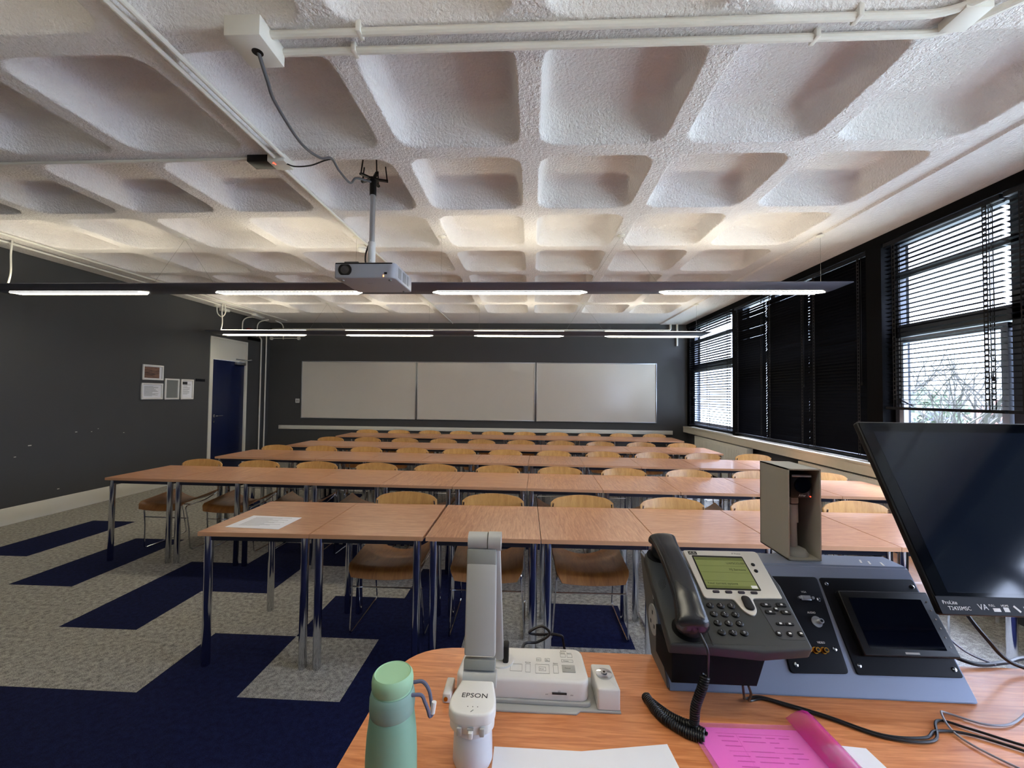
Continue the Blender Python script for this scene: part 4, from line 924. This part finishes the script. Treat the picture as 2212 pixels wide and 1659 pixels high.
# ------------------------------------------------------------------ bottle
bt = empty('drink_bottle', (-.196, .60, DZ), 0, 'mint green insulated bottle with cord loop at the desk corner', 'bottle')
bm = bmesh.new(); lathe(bm, [(.030, 0), (.034, .003), (.0358, .02), (.0362, .06), (.0358, .09), (.0345, .115), (.0325, .132), (.0312, .143), (.030, .146)], 48); obj('bottle_body', bm, M['mint'], bt)
bm = bmesh.new(); lathe(bm, [(.0300, .145), (.0312, .147), (.0318, .155), (.0315, .168), (.0300, .174), (.0285, .176)], 48); obj('bottle_collar', bm, M['mintg'], bt)
bm = bmesh.new(); lathe(bm, [(.0275, .176), (.0270, .178), (.0288, .181), (.0292, .190), (.0282, .196), (.0255, .1995), (.0245, .1985), (.0240, .1985)], 48); obj('bottle_lid', bm, M['mint2'], bt)
bm = bmesh.new()
tube(bm, smooth([(.027, .012, .178), (.040, .014, .178), (.050, .012, .168), (.055, .008, .152), (.058, .005, .142), (.0545, .002, .138), (.052, 0, .148), (.048, -.002, .160), (.042, -.002, .170), (.027, -.006, .172)], 6), .0026, 8); lp = obj('cord_loop', bm, M['cord'], bt)
bm = bmesh.new(); tube(bm, [(.0595, .0055, .156), (.0575, .004, .141)], .0036, 10); obj('cord_clip', bm, M['ewhite'], lp)

# ------------------------------------------------------------------ papers, folder, wallet
bm = bmesh.new(); prism(bm, [(-.058, .722), (.090, .7215), (.24, .745), (.262, .535), (-.06, .51)], DZ, DZ+.0006); tag(obj('paper_sheet', bm, M['paper']), 'blank white paper sheet at the bottom edge beside the document camera', 'paper')
bm = bmesh.new(); prism(bm, [(.44, .768), (.58, .757), (.60, .55), (.46, .55)], DZ, DZ+.0006); tag(obj('paper_sheet', bm, M['paper']), 'white paper sheet sticking out right of the pink folder', 'paper')
fo = empty('plastic_folder', (.41, .69, DZ+.0008), 0, 'bright pink plastic folder with a printed form inside', 'folder')
def q2(x, y): return (x-.41, y-.69)
bm = bmesh.new(); prism(bm, [q2(.298, .784), q2(.50, .787), q2(.50, .55), q2(.33, .55)], .0004, .0016); ins = obj('inner_sheet', bm, M['pinkp'], fo)
bm = bmesh.new()
for k in range(11):
    y = .765-k*.010; a = q2(.335+.002*k, y); 
    for u0, u1 in ((0, .028), (.036, .075), (.082, .098), (.104, .122)):
        if (k*7+int(u0*100)) % 4 != 1: bb(bm, (a[0]+u0, a[1], .0016), (a[0]+u1, a[1]+.0018, .0018))
for x0, y0, x1, y1 in ((.333, .772, .462, .7726), (.340, .735, .462, .7355), (.368, .65, .3684, .772)):
    a = q2(x0, y0); b_ = q2(x1, y1); bb(bm, (a[0], a[1], .0016), (b_[0], b_[1], .0018))
obj('printed_table', bm, mat('pink_print', (196, 60, 160), .4), ins)
bm = bmesh.new(); prism(bm, rpoly([q2(.288, .793), q2(.512, .798), q2(.53, .55), q2(.318, .55)], .004), .0020, .0024); obj('front_cover', bm, mat('clear_pink_plastic', (250, 130, 215), .2, coat=.3, alpha=.2), fo)
bm = bmesh.new(); rows_ = []
for i in range(9):
    t = i/8; y = .808-.26*t; rows_.append([bm.verts.new((*q2(.476+.030*t*.6+w_, y), .003+.016*math.sin(PI*k/6)*(1-.4*t)+(.004 if k < 6 else -.002))) for k, w_ in enumerate((0, .010, .020, .030, .040, .048, .054))])
for A, B in zip(rows_, rows_[1:]):
    for k in range(6): bm.faces.new((A[k], A[k+1], B[k+1], B[k]))
bmesh.ops.solidify(bm, geom=bm.faces[:], thickness=.0005); obj('folded_flap', bm, M['pink'], fo, label='deeper magenta curled flap')
e = empty('pen', (0, 0, 0))
bpy.data.objects.remove(e)

# ------------------------------------------------------------------ outside
bm = bmesh.new(); quad(bm, 3.5, -60, 160, 160, -3.3); o = struct('ground', bm, M['grass'])
bm = bmesh.new(); quad(bm, 17, -60, 21, 140, -3.28); struct('road', bm, M['road'])
def bare_tree(base, H, seed, label, lean=(0, 0)):
    rr = random.Random(seed); r = empty('bare_tree', base, 0, label, 'tree', 'bare winter trees outside the window')
    tr_, tw = bmesh.new(), bmesh.new()
    def grow(p, d, L, rad, lv):
        n = 3; pts = [p]; dd = d.copy()
        for _ in range(n):
            dd = (dd+Vector((rr.uniform(-.14, .14), rr.uniform(-.14, .14), rr.uniform(-.04, .12)))).normalized(); pts.append(pts[-1]+dd*L/n)
        tube(tr_ if lv < 2 else tw, pts, [rad*(1-.4*i/n) for i in range(n+1)], 6 if lv < 2 else 3)
        if lv >= 6: return
        for k in range(3 if lv < 5 else 2):
            t = rr.uniform(.45, 1); q = pts[min(n, int(t*n)+(1 if k == 0 else 0))] if k else pts[-1]
            a = Vector((rr.uniform(-1, 1), rr.uniform(-1, 1), rr.uniform(-.25, .6))); nd = (dd+a*.75).normalized()
            grow(q, nd, L*rr.uniform(.66, .84), rad*.66, lv+1)
    grow(Vector((0, 0, 0)), Vector((lean[0], lean[1], 1)).normalized(), H*.30, H*.018, 0)
    obj('trunk', tr_, M['bark'], r, sharp=80); obj('twigs', tw, M['bark'], r, sharp=80)
bare_tree((12.5, 13.2, -3.3), 8.6, 5, 'bare tree with spreading twigs seen through the open blind', (.05, -.1))
bare_tree((18.5, 10.5, -3.3), 9.6, 9, 'second bare tree leaning right, seen through the open blind', (.05, -.25))
bare_tree((16, 20, -3.3), 8.5, 14, 'bare tree at the left of the open window view', (0, .1))
bare_tree((24, 62, -3.3), 6.0, 21, 'bare tree far away behind the bright far blind')
def bush(c, s, seed, label):
    rr = random.Random(seed); bm = bmesh.new()
    for _ in range(1500):
        a = Vector((rr.gauss(0, 1), rr.gauss(0, 1), rr.gauss(0, 1))).normalized()*rr.uniform(.72, 1.05); p = Vector((a.x*s[0], a.y*s[1], a.z*s[2]))
        q = .16*rr.uniform(.5, 1.5); u = Vector((rr.uniform(-1, 1), rr.uniform(-1, 1), rr.uniform(-1, 1))).normalized(); v = u.orthogonal().normalized()
        bm.faces.new([bm.verts.new(p+u*q), bm.verts.new(p+v*q), bm.verts.new(p-u*q), bm.verts.new(p-v*q)])
    r = empty('evergreen_bush', c, 0, label, 'bush', 'green hedge trees outside')
    obj('foliage', bm, M['leaf'], r, sharp=10)
    bm = bmesh.new(); tube(bm, [(0, 0, -3.3-c[2]), (0, 0, s[2]*.4)], .18, 8); obj('stem', bm, M['bark'], r)
bush((22, 24.5, -.4), (2.2, 2.2, 2.6), 1, 'green evergreen bush left in the window view')
bush((26, 19.5, -.8), (2.2, 2.2, 2.4), 2, 'green evergreen bush in the middle of the window view')
bush((24, 15.0, -.2), (2.2, 2.2, 2.8), 3, 'green evergreen bush right in the window view')
def house(x, y, w, d, h, label, wallm, roofm, rz=0):
    r = empty('house', (x, y, -3.3), rz, label, 'house', 'houses across the road')
    bm = bmesh.new(); bb(bm, (-d/2, -w/2, 0), (d/2, w/2, h)); obj('house_walls', bm, M[wallm], r)
    bm = bmesh.new(); b2 = bmesh.new(); prism(b2, [(-d/2-.3, h), (d/2+.3, h), (0, h+d*.32)], -w/2-.2, w/2+.2); merge(bm, b2, Matrix.Rotation(PI/2, 4, 'X') @ Matrix.Identity(4)); obj('roof', bm, M[roofm], r)
    for k in range(int(w/2.6)):
        bm = bmesh.new(); y_ = -w/2+1.3+k*2.6; bb(bm, (-d/2-.04, y_-.5, h*.45), (-d/2, y_+.5, h*.78)); f = obj('house_window', bm, M['ewhite'], r)
        bm = bmesh.new(); bb(bm, (-d/2-.05, y_-.42, h*.48), (-d/2-.04, y_+.42, h*.75)); obj('house_pane', bm, M['screen'], f)
    bm = bmesh.new(); bb(bm, (-.3, w/4, h), (.3, w/4+.6, h+d*.32+.7)); obj('chimney', bm, M['brick'], r)
house(34, 44, 16, 7, 2.2, 'long low house with slate roof across the road', 'ewhite', 'roof')
house(33, 27.5, 7, 7, 2.6, 'red brick house with red roof across the road', 'brick', 'brick')
